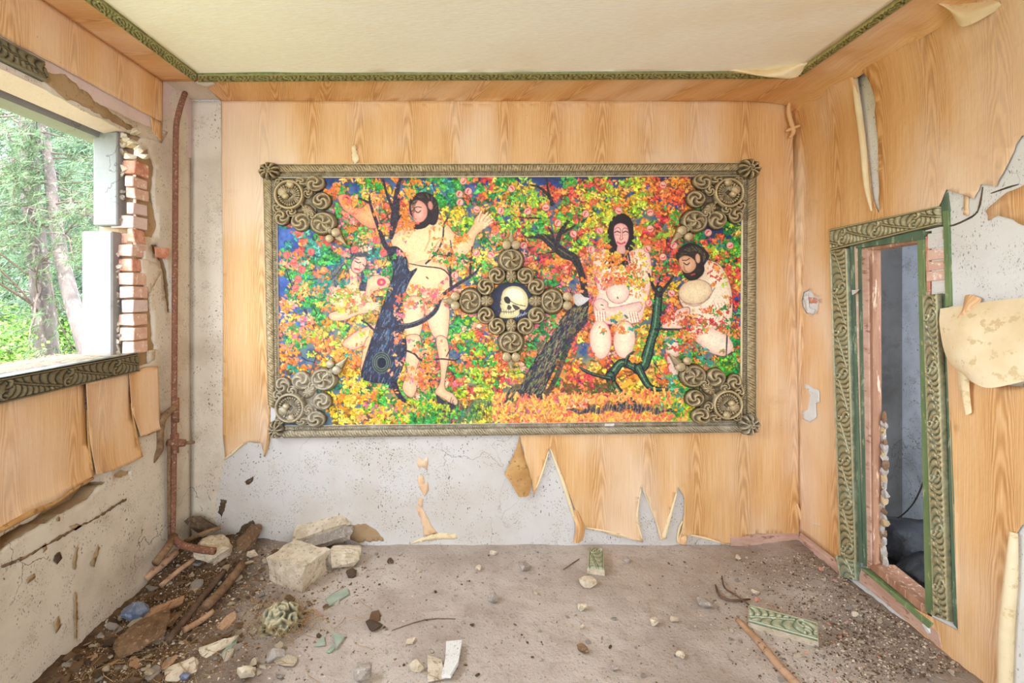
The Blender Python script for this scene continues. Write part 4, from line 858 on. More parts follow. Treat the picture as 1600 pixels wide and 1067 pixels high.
shape([(1059, 405), (1070, 400), (1082, 406), (1085, 417), (1078, 425), (1068, 426), (1061, 417)], (236, 190, 150), (196, 130, 100))
for pts, w, c in (([(1066, 411), (1071, 414), (1075, 411)], 1.6, (60, 34, 36)), ([(1064, 407), (1070, 407), (1075, 404)], 1.4, (70, 44, 40)), ([(1066, 414), (1068, 423), (1072, 424)], 1.1, (150, 90, 70)), ([(1078, 430), (1083, 428)], 2.4, (176, 74, 66))): stroke(pts, w, c)
shape(ell(1088, 404, 4, 7.5, -.1), (240, 202, 160), (190, 130, 104), OUT, 1)
# trunks and boughs
def bark(poly, cols, n, ang):
    shape(poly, (58, 56, 74), (34, 32, 46), (34, 28, 36), 1.6, sm=4); pl = cat(poly, 4); P = np.array(pl); k = 0
    while k < n:
        x, y = R.uniform(P[:,0].min(), P[:,0].max()), R.uniform(P[:,1].min(), P[:,1].max())
        if not inpoly([(x, y)], pl)[0]: continue
        k += 1; a = ang+R.normal(0, .16); l = R.uniform(3, 9); stroke([(x-l*math.cos(a)/2, y-l*math.sin(a)/2), (x+l*math.cos(a)/2, y+l*math.sin(a)/2)], R.uniform(.8, 1.5), cols[R.integers(len(cols))], .8, 0)
blue = [(72, 84, 112), (98, 116, 140), (40, 38, 56), (52, 50, 70), (120, 134, 140), (60, 110, 140)]
bark([(566, 588), (572, 560), (586, 516), (600, 476), (610, 446), (616, 420), (606, 392), (620, 386), (634, 400), (640, 424), (652, 420), (640, 440), (630, 470), (630, 500), (636, 540), (632, 566), (622, 592), (614, 606), (600, 598), (584, 596)], blue, 420, -1.2)
stroke([(618, 404), (603, 384), (594, 360), (586, 338), (580, 320), (578, 306)], [11, 8, 6, 5, 4, 2.5], (50, 44, 56)); stroke([(578, 318), (566, 312), (556, 310)], [4, 3, 2], (50, 44, 56))
stroke([(612, 372), (618, 340), (620, 318), (622, 296), (628, 278)], [6, 14, 11, 7, 4], (52, 46, 54)); stroke([(616, 330), (606, 306), (600, 282)], [6, 4, 3], (50, 44, 54)); stroke([(620, 346), (628, 336)], [5, 2], (50, 44, 54))
shape(ell(597, 566, 15, 17), (60, 62, 66), (36, 38, 52)); 
for rr in (14, 11, 8): stroke(ell(597, 566, rr, rr*1.15, n=16)+ell(597, 566, rr, rr*1.15, n=16)[:1], 1.2, (136, 150, 120), .7, 0)
shape(ell(598, 566, 6.5, 8), (36, 36, 56))
stroke([(616, 596), (624, 616), (634, 626), (642, 632)], [10, 8, 5, 3], (48, 44, 60))
stroke([(622, 510), (642, 508), (662, 500), (680, 486), (688, 468), (698, 456), (722, 440), (738, 430), (752, 416)], [10, 8, 8, 7, 7, 6, 5, 4, 2.5], (54, 50, 60)); stroke([(624, 506), (650, 504), (678, 484)], 1.4, (120, 124, 128), .7)
stroke([(705, 446), (704, 420), (706, 396), (704, 376)], [5, 3, 2.4, 1.4], (50, 44, 52)); stroke([(735, 430), (736, 404), (738, 386)], [4, 3, 2], (50, 44, 52)); stroke([(666, 412), (682, 396), (692, 374), (694, 352), (700, 342)], [3, 3, 2.6, 2.2, 1.6], (52, 40, 44)); stroke([(682, 397), (700, 400), (716, 402)], [2, 2, 1], (52, 40, 44))
stroke([(640, 412), (660, 416), (690, 420), (702, 430)], [1, 2, 2, 2], (70, 46, 48))
stroke([(632, 546), (648, 552), (660, 562), (690, 560), (712, 562), (722, 554)], [3, 3, 3, 2.4, 2, 1.2], (56, 44, 52)); stroke([(662, 564), (670, 590), (676, 612)], [6, 3, 1.5], (50, 52, 56)); stroke([(698, 556), (704, 544)], 1.6, (56, 44, 52))
stroke([(606, 510), (588, 516), (576, 506), (566, 500)], [5, 4, 3, 2], (56, 46, 58))
for p in ([(448, 418), (454, 436), (462, 456), (472, 476), (484, 494)], [(474, 458), (478, 478), (484, 496)], [(460, 470), (478, 484)], [(480, 424), (496, 422)], [(478, 512), (488, 524), (504, 530)], [(1106, 400), (1096, 416)], [(1138, 480), (1140, 470)], [(1134, 510), (1132, 556)]): stroke(p, [2, 2.4, 1.4], (52, 46, 66))
# right hand tree: upper limb, broken stump, green roots
stroke([(824, 372), (846, 370), (860, 380), (880, 396), (896, 404), (906, 424), (912, 452), (914, 480)], [2, 10, 14, 16, 13, 10, 11, 10], (50, 44, 42)); stroke([(846, 366), (868, 386), (892, 402)], 2, (120, 110, 80), .7)
for p, w in (([(868, 386), (874, 366), (886, 346)], [8, 8, 5]), ([(876, 364), (890, 358), (898, 352)], [5, 4, 2]), ([(866, 382), (862, 366), (856, 356)], [5, 4, 2.4]), ([(862, 320), (856, 306), (842, 294), (828, 290)], [7, 5, 4, 2]), ([(862, 318), (856, 300), (853, 280)], [5, 3.5, 2.4]), ([(844, 342), (826, 341), (810, 340)], [3, 3, 2]), ([(910, 346), (924, 338)], [3, 2]), ([(840, 398), (866, 394)], [2, 3])): stroke(p, w, (50, 42, 44))
stump = [(892, 480), (904, 474), (916, 482), (914, 500), (904, 512), (892, 526), (880, 542), (872, 560), (862, 582), (852, 602), (846, 622), (830, 622), (812, 620), (796, 628), (784, 636), (776, 628), (790, 618), (800, 604), (816, 598), (826, 578), (838, 556), (840, 538), (846, 530), (856, 534), (870, 508)]
bark(stump, [(130, 140, 84), (156, 160, 100), (58, 54, 52), (44, 38, 44), (150, 96, 76), (104, 116, 80), (84, 74, 66), (190, 150, 90)], 620, -1.05)
stroke([(914, 500), (898, 520), (884, 546), (868, 590), (850, 620)], [8, 9, 9, 8, 8], (46, 40, 50), .7)
for cx, cy in ((893, 516), (878-2, 603), (843, 538)): shape(ell(cx if cx != 876 else 808, cy, 6, 5), (58, 48, 44), (150, 130, 84))
shape([(895, 462), (904, 458), (912, 464), (920, 466), (912, 474), (902, 478), (896, 472)], (238, 232, 226), (210, 204, 200), sm=2)
grn = (52, 88, 66)
def bough(p, w):
    w = [q*1.3 for q in w]
    stroke(p, w, (34, 32, 36)); stroke(p, [max(.8, q-4.5) for q in w], grn, .95); stroke([(x-1, y-1) for x, y in p], [max(.6, q*.16) for q in w], (120, 160, 120), .8)
for p, w in (([(1028, 452), (1025, 480), (1022, 510), (1016, 530), (1010, 552), (1004, 570), (994, 576)], [9, 11, 12, 11, 13, 13, 12]), ([(996, 576), (984, 570), (970, 566), (960, 576), (952, 588)], [11, 10, 10, 11, 12]), ([(952, 586), (955, 602), (962, 616), (969, 628)], [12, 11, 10, 9]), ([(958, 598), (968, 612), (982, 622), (996, 627)], [7, 7, 6, 3]), ([(996, 574), (1004, 590), (1012, 602), (1024, 607), (1042, 607)], [11, 9, 8, 6, 3]), ([(952, 590), (936, 587), (916, 580), (904, 572)], [6, 4, 4, 2]), ([(976, 568), (980, 556), (990, 548)], [5, 4, 2])): bough(p, w)
for p, w in (([(1027, 460), (1018, 446), (1012, 428)], [7, 5, 3]), ([(1028, 462), (1040, 446), (1050, 432)], [7, 5, 3]), ([(1024, 450), (1030, 432)], [4, 2]), ([(1022, 514), (1040, 514), (1060, 514)], [4, 3, 2]), ([(1030, 540), (1040, 532), (1058, 534)], [2, 2, 1.5]), ([(1020, 566), (1026, 574), (1032, 582)], [2, 2, 1])): stroke(p, w, (50, 44, 46))
for x in np.arange(640, 768, .8):
    y = R.uniform(630, 660); stroke([(x, y), (x+R.uniform(-1, 4), y-R.uniform(4, 11))], 1.3, [(70, 92, 70), (52, 66, 62), (110, 130, 80), (60, 58, 62), (130, 140, 90)][R.integers(5)], .85, 0)
for k in range(900):
    x = R.uniform(770, 1070); y = R.choice([R.uniform(612, 630), R.uniform(646, 660)]) if x > 890 else R.uniform(618, 660)
    stroke([(x, y), (x+R.uniform(-4, 5), y-R.uniform(1, 8))], R.uniform(2, 3.6), [(250, 170, 90), (252, 190, 90), (240, 130, 84), (246, 206, 90), (236, 110, 90)][R.integers(5)], .9, 0)
for k in range(260):
    x, y = R.uniform(880, 960), R.uniform(594, 610)+R.uniform(0, 6); leaf(x, y, R.uniform(2, 4), [(96, 110, 50), (150, 80, 50), (70, 96, 50)][R.integers(3)])
stroke([(768, 630), (744, 626), (726, 648), (716, 660)], [3, 8, 6, 3], (92, 112, 92), .7)
# nearer leaves falling across figures and trunks
CLEAR = [(664, 330, 24, 30), (563, 412, 15, 18), (969, 366, 20, 30), (1078, 408, 26, 32), (668, 432, 26, 17), (965, 458, 18, 15), (1084, 456, 25, 18), (597, 442, 12, 8), (755, 348, 13, 12), (937, 540, 14, 20), (974, 540, 14, 20), (690, 612, 18, 16), (940, 484, 12, 14), (990, 484, 14, 14), (598, 560, 18, 20), (1110, 530, 26, 12), (645, 500, 14, 16), (688, 498, 14, 24), (690, 572, 9, 34), (1050, 565, 6, 20), (870, 560, 24, 50), (800, 620, 20, 12), (975, 590, 50, 26), (1024, 500, 7, 30), (600, 500, 18, 50), (655, 380, 20, 20), (760, 630, 60, 20), (900, 395, 16, 24), (617, 330, 8, 28)]
def clear(x, y): return any(((x-a)/c)**2+((y-b)/d)**2 < 1 for a, b, c, d in CLEAR)
field(900, 2.2, 5, lambda x, y: masked(x, y) or clear(x, y), spread=4.5, under=0)
def cluster(cx, cy, rx, ry, n, pals, r0=2., r1=4.4):
    n = int(n*1.5); k = 0
    while k < n:
        p = PALS[pals[R.integers(len(pals))]]; p = p[R.integers(len(p))]; x, y = cx+R.normal(0, rx/2.2), cy+R.normal(0, ry/2.2)
        for _ in range(5):
            k += 1; q = x+R.normal(0, 3.2), y+R.normal(0, 2.6)
            if not clear(*q): leaf(q[0], q[1], R.uniform(r0, r1), p)
for c in ((966, 424, 60, 30, 120, 'OOYP'), (640, 360, 50, 20, 70, 'OPO'), (655, 392, 60, 14, 60, 'OPG'), (700, 400, 30, 30, 60, 'OOG'), (562, 326, 50, 26, 60, 'OOP'), (545, 455, 50, 18, 70, 'OKPG'), (664, 462, 60, 16, 60, 'POR'), (660, 560, 60, 30, 60, 'OPG'), (1120, 490, 40, 40, 60, 'ORG'), (1060, 500, 40, 16, 50, 'RPO'), (1000, 440, 20, 40, 50, 'OYK'), (930, 430, 20, 50, 60, 'OPO'), (580, 520, 40, 16, 30, 'OK'), (968, 402, 44, 12, 60, 'OOY'), (958, 414, 50, 16, 60, 'OOY'), (940, 438, 26, 14, 60, 'OP'), (986, 438, 24, 14, 60, 'OYG'), (964, 434, 20, 14, 40, 'OR'), (940, 520, 16, 8, 16, 'OOT'), (965, 495, 22, 8, 26, 'OTY'), (976, 512, 18, 8, 20, 'OT'), (650, 376, 40, 10, 40, 'OOP'), (690, 350, 10, 10, 8, 'OG'), (666, 452, 50, 12, 50, 'PPO'), (664, 466, 40, 16, 70, 'PRGO'), (545, 470, 44, 14, 90, 'OKLP'), (540, 484, 40, 10, 50, 'KLO'), (640, 350, 30, 8, 40, 'O'), (720, 372, 20, 14, 40, 'OO'), (640, 480, 26, 18, 40, 'OOP'), (620, 484, 14, 24, 30, 'OP'), (621, 528, 12, 12, 26, 'OP'), (616, 560, 14, 16, 26, 'OP'), (664, 536, 14, 24, 40, 'GTOR'), (640, 590, 30, 12, 50, 'OPR'), (668, 578, 12, 24, 50, 'OO'), (1080, 500, 60, 12, 80, 'RRPO'), (1100, 520, 60, 8, 50, 'ROP'), (1070, 540, 50, 24, 70, 'OGKT'), (1118, 430, 26, 30, 60, 'ORL'), (1130, 500, 14, 30, 40, 'ORG'), (1046, 560, 10, 24, 26, 'R'), (1060, 586, 20, 16, 50, 'GTL'), (1058, 630, 20, 24, 90, 'LYGT'), (890, 540, 14, 8, 18, 'RP'), (700, 640, 60, 10, 60, 'GL'), (670, 628, 30, 10, 60, 'GLY'), (560, 610, 40, 26, 120, 'YYO'), (620, 640, 46, 12, 60, 'OPY'), (545, 575, 10, 30, 60, 'YO'), (500, 520, 70, 16, 80, 'OOLK'), (456, 530, 24, 16, 40, 'GLPO'), (652, 346, 6, 5, 6, 'R')): cluster(*c)
for k in range(2):
    for x in np.arange(884, 1052, .9):
        e = max(.12, min(1, (x-880)/50, (1056-x)/50))*(.55+.45*math.sin(x*.13+1)**2); y = 639+3*math.sin(x*.05)+2*math.sin(x*.21)
        stroke([(x, y+R.uniform(0, 6)*e), (x+R.uniform(-1, 5), y-R.uniform(2, 12)*e)], 1.3, [(56, 58, 76), (40, 42, 58), (84, 92, 90), (64, 60, 84), (150, 120, 90), (200, 140, 90)][R.integers(6)], .85, 0)
# apples
for cx, cy in ((724, 284), (732, 300), (718, 304), (719, 317), (745, 328), (799, 296), (782, 330), (824, 331), (852, 325), (871, 349), (914, 335), (895, 366), (936, 361), (923, 390), (818, 384), (767, 399), (745, 396), (965, 330), (1014, 333), (1034, 290), (1014, 358), (1010, 389), (1051, 384), (1034, 402), (1104, 364), (1138, 384), (1047, 458), (1012, 473), (711, 430), (556, 404-14), (590, 376), (600, 395), (488, 394), (450, 399), (474, 422), (461, 410), (468, 436), (464, 450)):
    warm = cx < 620; shape(ell(cx, cy, 5.6, 5.6), (244, 150, 110) if warm else (250, 232, 214), (214, 70, 80) if warm else (226, 130, 110), (150, 80, 80), .7)
    a = R.uniform(0, 6.28); stroke([(cx+3*math.cos(a), cy+3*math.sin(a)), (cx+1.5*math.cos(a+1.2), cy+1.5*math.sin(a+1.2)), (cx+2.5*math.cos(a+2.6), cy+2.5*math.sin(a+2.6))], 2.2, (226, 70, 76), .9)
# skull on a dark ground, in the middle
shape([(764, 470), (776, 448), (798, 440), (822, 448), (834, 470), (824, 494), (798, 504), (774, 494)], (52, 54, 78), (30, 32, 50))
shape([(782, 468), (786, 454), (798, 447), (813, 449), (823, 460), (825, 474), (820, 484), (812, 484), (811, 492), (800, 497), (786, 497), (780, 494), (783, 484), (781, 478)], (238, 226, 176), (196, 176, 116), (60, 50, 44), 1)
shape(ell(804, 460, 14, 9, .3), (250, 244, 214), (236, 224, 176))
shape([(787, 466), (792, 463), (797, 468), (796, 474), (790, 473)], (70, 58, 52), (40, 34, 36), sm=3)
shape([(800, 476), (808, 478), (812, 482), (805, 484)], (96, 80, 60), (60, 50, 44), sm=3)
shape([(794, 476), (799, 480), (796, 484), (792, 482)], (110, 90, 70), (70, 54, 46), sm=3)
stroke([(797, 470), (806, 475), (820, 478)], 1.6, (120, 100, 66), .8); stroke([(778, 486), (788, 487), (800, 487), (806, 484)], 1.2, (90, 60, 60)); stroke([(783, 468), (780, 472), (783, 475)], 1.2, (70, 56, 46))
for k in range(5): stroke([(787+3.6*k, 484), (787.4+3.6*k, 490)], .9, (130, 110, 80))
for k in range(7): stroke([(806+3*k, 496-1.1*k), (808+3*k, 492-1.1*k+(k % 2)*2)], 1, (226, 230, 240), .9, 0)   # scribbled signature
IM *= (.96+.08*n4)[..., None]
IM = np.clip(IM, 0, 255)
# canvas with the pigment as point colours
k = NM('oil_paint'); k.fin(k.n('VertexColor', layer_name='Col').outputs[0], .5, spec=.28)
OIL = k.m
pic = empty('framed_painting', (.18, YB-.01, .70), 'large framed mural of bearded men, women and a skull among autumn leaves', 'painting')
P = np.stack([(XX-VX)/F*YB, np.full(XX.shape, YB-.022), CAMZ-(YY-VY)/F*YB], -1)
lum = IM.mean(-1); P[..., 1] -= .0010*(n4+n3*.5)+.0006*(lum/255)
col = np.concatenate([lin(IM), np.ones(IM.shape[:2]+(1,))], -1)
nf = np.arange((NH-1)*(NW-1)); ii = nf//(NW-1); b = ii*NW+nf % (NW-1)
me = bpy.data.meshes.new('canvas'); me.vertices.add(NH*NW); me.vertices.foreach_set('co', P.astype(np.float32).ravel())
quads = np.stack([b, b+NW, b+NW+1, b+1], 1).astype(np.int32); me.loops.add(quads.size); me.loops.foreach_set('vertex_index', quads.ravel())
me.polygons.add(len(quads)); me.polygons.foreach_set('loop_start', np.arange(0, quads.size, 4, dtype=np.int32)); me.update(calc_edges=True)
ca = me.color_attributes.new('Col', 'FLOAT_COLOR', 'POINT'); ca.data.foreach_set('color', col.astype(np.float32).ravel())
me.polygons.foreach_set('use_smooth', [True]*len(quads)); me.materials.append(OIL)
canvas = bpy.data.objects.new('canvas', me); COL.objects.link(canvas); canvas.parent = pic; canvas.matrix_parent_inverse = pic.matrix_world.inverted()
# ------------------------------------------------------------------ carved frame
def frameband(u, v):
    t = v+.5
    out = .6+.22*np.sin(2*PI*(u/.017+.9*t))+.22*np.sin(2*PI*u/.066+5*t)*np.sin(2*PI*u/.027-7*t)
    bead = .35+.3*np.sin(2*PI*u/.012)
    step = .25
    return np.where(t < .12, .35, np.where(t < .60, .35+.65*np.clip(out, 0, 1.1)*np.sin(np.clip((t-.10)/.52, 0, 1)*PI)**.5, np.where(t < .70, .25, np.where(t < .78, bead, step*(1-(t-.78)*3)))))
def fbar(name, q, mat, seed):
    A, B_, C_, D = [Vector((bk(x, y)[0], YB, bk(x, y)[1])) for x, y in q]
    return carved(name, A, B_, C_, D, (0, -1, 0), frameband, mat, pic, .032, .022, .0042, .03, .10, seed)
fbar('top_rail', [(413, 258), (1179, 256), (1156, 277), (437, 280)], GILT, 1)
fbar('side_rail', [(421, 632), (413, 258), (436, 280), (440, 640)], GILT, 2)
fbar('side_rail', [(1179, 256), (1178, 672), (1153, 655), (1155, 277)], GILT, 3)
fbar('bottom_rail', [(1178, 674), (446, 683), (434, 663), (1153, 655)], GILT_P, 4)
def relief(name, els, mat, parent, res=1.0, lift=.03, amp=.045, flip=(1, 1), org=(0, 0), rot=0):
    """cast ornament: a height field of scrolls, shells and drops, in photo-scale units"""
    xs_ = [e[1] for e in els]; ys_ = [e[2] for e in els]; rs = [max(e[3], e[4] if len(e) > 4 else 0) for e in els]
    x0, x1 = min(a-b for a, b in zip(xs_, rs))-2, max(a+b for a, b in zip(xs_, rs))+2
    y0, y1 = min(a-b for a, b in zip(ys_, rs))-2, max(a+b for a, b in zip(ys_, rs))+2
    nx, ny = int((x1-x0)/res)+1, int((y1-y0)/res)+1
    X, Y = np.meshgrid(np.linspace(x0, x1, nx), np.linspace(y0, y1, ny), indexing='ij'); H = np.zeros_like(X)
    for e in els:
        kind, cx, cy, rx = e[:4]; ry = e[4] if len(e) > 4 else rx; p = e[5] if len(e) > 5 else 0
        dx, dy = X-cx, Y-cy
        if kind in ('tip', 'drop', 'bar') and p: c_, s_ = math.cos(p), math.sin(p); dx, dy = dx*c_+dy*s_, -dx*s_+dy*c_
        d = np.sqrt((dx/rx)**2+(dy/ry)**2); th = np.arctan2(dy/ry, dx/rx); dome = np.sqrt(np.clip(1-d**3, 0, 1)); m = d < 1
        if kind == 'ros': h = dome*(.42+.34*np.exp(-((d-.86)/.1)**2)+.6*np.clip(.5+.5*np.sin(3*th+(p or 1)*9*d), 0, 1)*np.exp(-((d-.5)/.34)**2)+.35*np.exp(-(d/.22)**2))
        elif kind == 'shell': h = dome**.5*(.22+.85*np.exp(-((d-.84)/.12)**2)+.34*(.5+.5*np.sin(26*th))*(d < .68)*(d > .15)+.25*np.exp(-((d-.6)/.05)**2)+.35*np.exp(-(((dx+rx*.25)/(rx*.3))**2+((dy+ry*.3)/(ry*.22))**2)))
        elif kind == 'ball': h = .75+.45*np.sqrt(np.clip(1-d*d, 0, 1))
        elif kind == 'cart': h = dome*(.35+.45*np.exp(-((d-.78)/.12)**2)+.35*np.clip(.5+.5*np.sin(5*th+6*d), 0, 1)*(d < .62)+.25*np.exp(-(d/.3)**2))
        elif kind == 'drop': h = dome*(.95-.25*np.abs(np.sin(4*th)))
        elif kind == 'tip': w = np.clip(1-(dx/rx+1)/2, 0, 1); h = np.where(np.abs(dy) < ry*w, .35+.4*np.sqrt(np.clip(1-(dy/(ry*w+1e-3))**2, 0, 1)), 0); m = (np.abs(dx) < rx) & (np.abs(dy) < ry*w)
        elif kind == 'bar': h = .12*np.ones_like(d); m = (np.abs(dx) < rx) & (np.abs(dy) < ry)
        elif kind == 'fan': h = dome*(.55+.4*np.sin(9*th+p)*np.clip(d*1.4, 0, 1))
        H = np.where(m, np.maximum(H, h*(.75+.25*min(rx, ry)/20)), H)
    H2 = H+.05*np.sin(X*1.7)*np.sin(Y*1.9)*(H > .05)
    keep = H > .03
    kk = keep.copy(); kk[1:] |= keep[:-1]; kk[:-1] |= keep[1:]; kk[:, 1:] |= keep[:, :-1]; kk[:, :-1] |= keep[:, 1:]
    cr, sr = math.cos(rot), math.sin(rot); fx, fy = flip
    GX = org[0]+fx*(X*cr-Y*sr); GY = org[1]+fy*(X*sr+Y*cr)
    V = np.stack([(GX-VX)/F*YB, YB-.022-np.where(keep, lift*.35+amp*H2, 0), CAMZ-(GY-VY)/F*YB], -1).reshape(-1, 3)
    ids = -np.ones(nx*ny, int); fl_ = kk.ravel(); ids[fl_] = np.arange(fl_.sum())
    Q = np.array(gridfaces(nx, ny)); Q = Q[fl_[Q].all(1) & keep.ravel()[Q].any(1)]; Q = ids[Q]
    if fx*fy < 0: Q = Q[:, ::-1]
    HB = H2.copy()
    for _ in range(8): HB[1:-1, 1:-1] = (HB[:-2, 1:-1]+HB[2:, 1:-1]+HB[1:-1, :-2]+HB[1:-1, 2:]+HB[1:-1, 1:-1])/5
    c = np.clip((.42*H2+.16+1.7*(H2-HB)).ravel()[fl_], 0, 1); cc = np.stack([c, c, c, np.ones_like(c)], -1)  # cavity darkening in the colour: shade in hollows, lighter ridges
    return mk(name, V[fl_], Q.tolist(), mat, parent, col=cc)
corner = [('shell', 24, 26, 25, 25, 1), ('ball', 26, 10, 6), ('ball', 14, 22, 7), ('ros', 63, 8, 16, 13, 1), ('ros', 73, 35, 15, 14, -1), ('ros', 12, 60, 13, 13, 1), ('ros', 41, 67, 16, 15, -1), ('cart', 75, 69, 22, 19), ('ball', 96, 84, 7), ('ball', 86, 93, 6), ('tip', 105, 96, 11, 7, .8), ('drop', 52, 50, 12, 8, .7), ('bar', 32, 28, 32, 28), ('ros', 42, 6, 12, 8), ('ros', 5, 44, 9, 10), ('ros', 52, 22, 8, 9), ('ros', 26, 52, 9, 8), ('ros', 58, 58, 9, 8), ('cart', 8, 8, 9, 9), ('drop', 38, 36, 10, 5, .8), ('ball', 18, 28, 5), ('drop', 84, 78, 14, 6, .8)]
for fx, fy, ox, oy, m in ((1, 1, 433, 281, GILT), (-1, 1, 1156, 278, GILT), (1, -1, 434, 660, GILT_P), (-1, -1, 1154, 655, GILT)):
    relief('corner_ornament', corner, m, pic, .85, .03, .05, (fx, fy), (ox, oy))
quarter = [('ros', -22, -39, 14, 14, 1), ('ros', 22, -39, 14, 14, -1), ('drop', 0, -38, 9, 11), ('cart', 0, -63, 21, 20), ('ball', -7, -86, 7), ('ball', 7, -86, 7)]
tip = [('tip', 0, -97, 11, 9, -PI/2)]
for rot, els in ((0, quarter+tip), (PI/2, quarter), (PI, quarter+tip), (-PI/2, quarter+tip)):
    relief('rosette_ornament', els, GILT, pic, .8, .03, .05, (1, 1), (798, 470), rot)
for ox, oy, rx, ry, m in ((426, 270, 17, 14, GILT), (1164, 267, 18, 16, GILT), (1164, 660, 17, 17, GILT_P), (436, 668, 12, 14, GILT_P)):
    relief('corner_leaf', [('fan', 0, 0, rx, ry, ox), ('ros', 0, 0, rx*.5, ry*.5)], m, pic, .8, .05, .075, (1, 1), (ox, oy))
for x0, y0, x1, y1 in ((943, 659, 957, 664), (424, 634, 434, 660)):
    bm = bmesh.new(); a, b_ = bk(x0, y1), bk(x1, y0); box(bm, a[0], b_[0], YB-.058 if x0 > 500 else YB-.02, YB-.03 if x0 > 500 else YB, a[1], b_[1])
    for v in bm.verts: v.co += Vector((R.normal(0, .004), 0, R.normal(0, .004)))
    bmo('chipped_plaster', bm, PLASTER_W, pic, bevel=.003)
# ------------------------------------------------------------------ rubble and litter on the floor
def on(px, py, lift=0.):
    x, y = fl(px, py)
    for _ in range(4): x, y = fl(px, py, floorh(x, y)+lift)
    return x, y, floorh(x, y)+lift
def chunk(name, label, cat, px, py, w, h, d, mat, seed, rot=(0,0,0), flat=1, n=22, sub=2, group=None, dz=.0):
    """px,py = foot of the piece in the photo; w,d,h in metres"""
    x, y, z = on(px, py); o = rock(name, (x, y+d*.3, z+h*.42+dz), (w, d, h), mat, None, seed, n, rot, flat, sub)
    return tag(o, label, cat, group)
chunk('plaster_lump', 'rounded pale plaster lump right of the stacked slabs', 'rubble', 535, 890, .26, .12, .20, ROCK_W, 4, (.1, .1, .3), 0, 36, 3)
chunk('plaster_lump', 'wide brown lump with white broken face under the bent pipe', 'rubble', 325, 890, .25, .16, .22, ROCK_W, 5, (0, .2, .5), 0, 40, 3, dz=.02)
chunk('dark_slab', 'dark slab leaning in the left corner behind the lump', 'rubble', 315, 850, .24, .10, .08, ROCK_D, 6, (.7, .3, .2), 1, 26, 2, dz=.06)
chunk('dark_slab', 'dark slab leaning on the hole at the wall foot', 'rubble', 385, 862, .22, .06, .16, ROCK_B, 7, (.3, -.5, .4), 1, 26, 2, dz=.03)
chunk('plaster_lump', 'small pale lump between dark slab and squared block', 'rubble', 393, 873, .08, .05, .06, ROCK_W, 8, (0, .1, .3), 0, 20, 2)
chunk('brown_slab', 'flat ochre slab lying in the litter near left wall', 'rubble', 205, 1018, .24, .035, .20, ROCK_B, 9, (.12, -.25, .5), 1, 30, 2, dz=.03)
chunk('board_scrap', 'short ochre board scrap beside the blue plastic bag', 'board', 250, 962, .20, .02, .07, STICK, 10, (.1, -.2, .3), 1, 16, 1, dz=.02)
chunk('board_scrap', 'brown tile scrap in the litter below the board scrap', 'tile', 255, 982, .12, .02, .09, ROCK_B, 11, (.1, -.1, .2), 1, 16, 1, dz=.01)
chunk('plaster_shard', 'pale pointed plaster shard lying along the left litter', 'rubble', 340, 1015, .18, .03, .06, ROCK_W, 12, (0, -.1, .75), 1, 18, 2)
chunk('plaster_shard', 'pale flat plaster shard near the blue bottle cap', 'rubble', 275, 1062, .16, .03, .11, ROCK_W, 13, (.1, -.1, .6), 1, 18, 2)
chunk('plaster_shard', 'cream crumbling shard at the lower left of the floor', 'rubble', 382, 1066, .10, .06, .08, ROCK_W, 14, (0, .4, .8), 0, 20, 2)
chunk('plaster_shard', 'dark grey chip standing below the green moulding lump', 'rubble', 428, 1034, .07, .05, .05, ROCK_G, 15, (.5, .3, .7), 1, 18, 1)
chunk('foam_lump', 'rough grey lump at the bottom edge left of the white shard', 'rubble', 565, 1068, .10, .08, .09, ROCK_G, 16, (0, 0, .3), 0, 34, 2)
chunk('plaster_shard', 'wedge of pale rubble left of the torn white board', 'rubble', 650, 1052, .08, .05, .06, ROCK_W, 17, (0, .3, .4), 0, 18, 2)
for i, (px, py, w, h, d, m, lab) in enumerate(((905+15, 920, .11, .06, .09, ROCK_W, 'pale rubble lump touching the carved fragment mid floor'), (820, 893, .095, .05, .07, ROCK_G, 'flat grey stone left of the carved fragment'), (748, 893, .05, .035, .045, ROCK_W, 'small pale stone near the back wall left of the flat grey stone'),
    (771, 944, .08, .06, .07, ROCK_G, 'knobbly grey lump in the middle of the dusty floor'), (911, 956, .085, .035, .06, ROCK_W, 'pale wedge stone below the carved fragment'), (1023, 980, .055, .05, .05, ROCK_W, 'white rounded stone on the open floor'), (980, 880, .05, .03, .04, ROCK_G, 'bluish grey pebble right of the carved fragment'),
    (1104, 952, .10, .05, .09, ROCK_G, 'grey crumbled lump left of the curled roots'), (912, 1022, .065, .04, .05, ROCK_B, 'brownish lump low in the middle of the floor'), (910, 984, .03, .025, .03, ROCK_W, 'tiny white stone above the brownish lump'), (1055, 974, .06, .03, .05, ROCK_W, 'pale chip right of the white rounded stone'),
    (1155, 875, .05, .03, .04, ROCK_W, 'pale chip near the right baseboard'), (1182, 930, .05, .03, .04, ROCK_W, 'pale chip above the curled roots'), (770, 868, .06, .03, .04, ROCK_W, 'pale chip close to the wall beneath the painting'), (1338, 965, .05, .02, .04, ROCK_W, 'white flake in the dark litter before the niche'), (515, 1020, .05, .02, .04, GLASSG, 'bluish glass chip low on the left'),
    (610, 880, .06, .02, .05, ROCK_D, 'dark clod on the floor below the torn paper strip'), (1065, 1030, .05, .03, .04, ROCK_W, 'pale chip left of the long stick'), (960, 1050, .04, .03, .03, ROCK_G, 'grey pebble near the bottom edge of the floor'), (1470, 1005, .11, .09, .10, PLASTER_W, 'white plaster lump at the foot of the niche frame'))):
    chunk('loose_stone', lab, 'stone', px, py, w, h, d, m, 30+i, (0, .1, i*.7), 0, 20, 1 if w < .06 else 2)
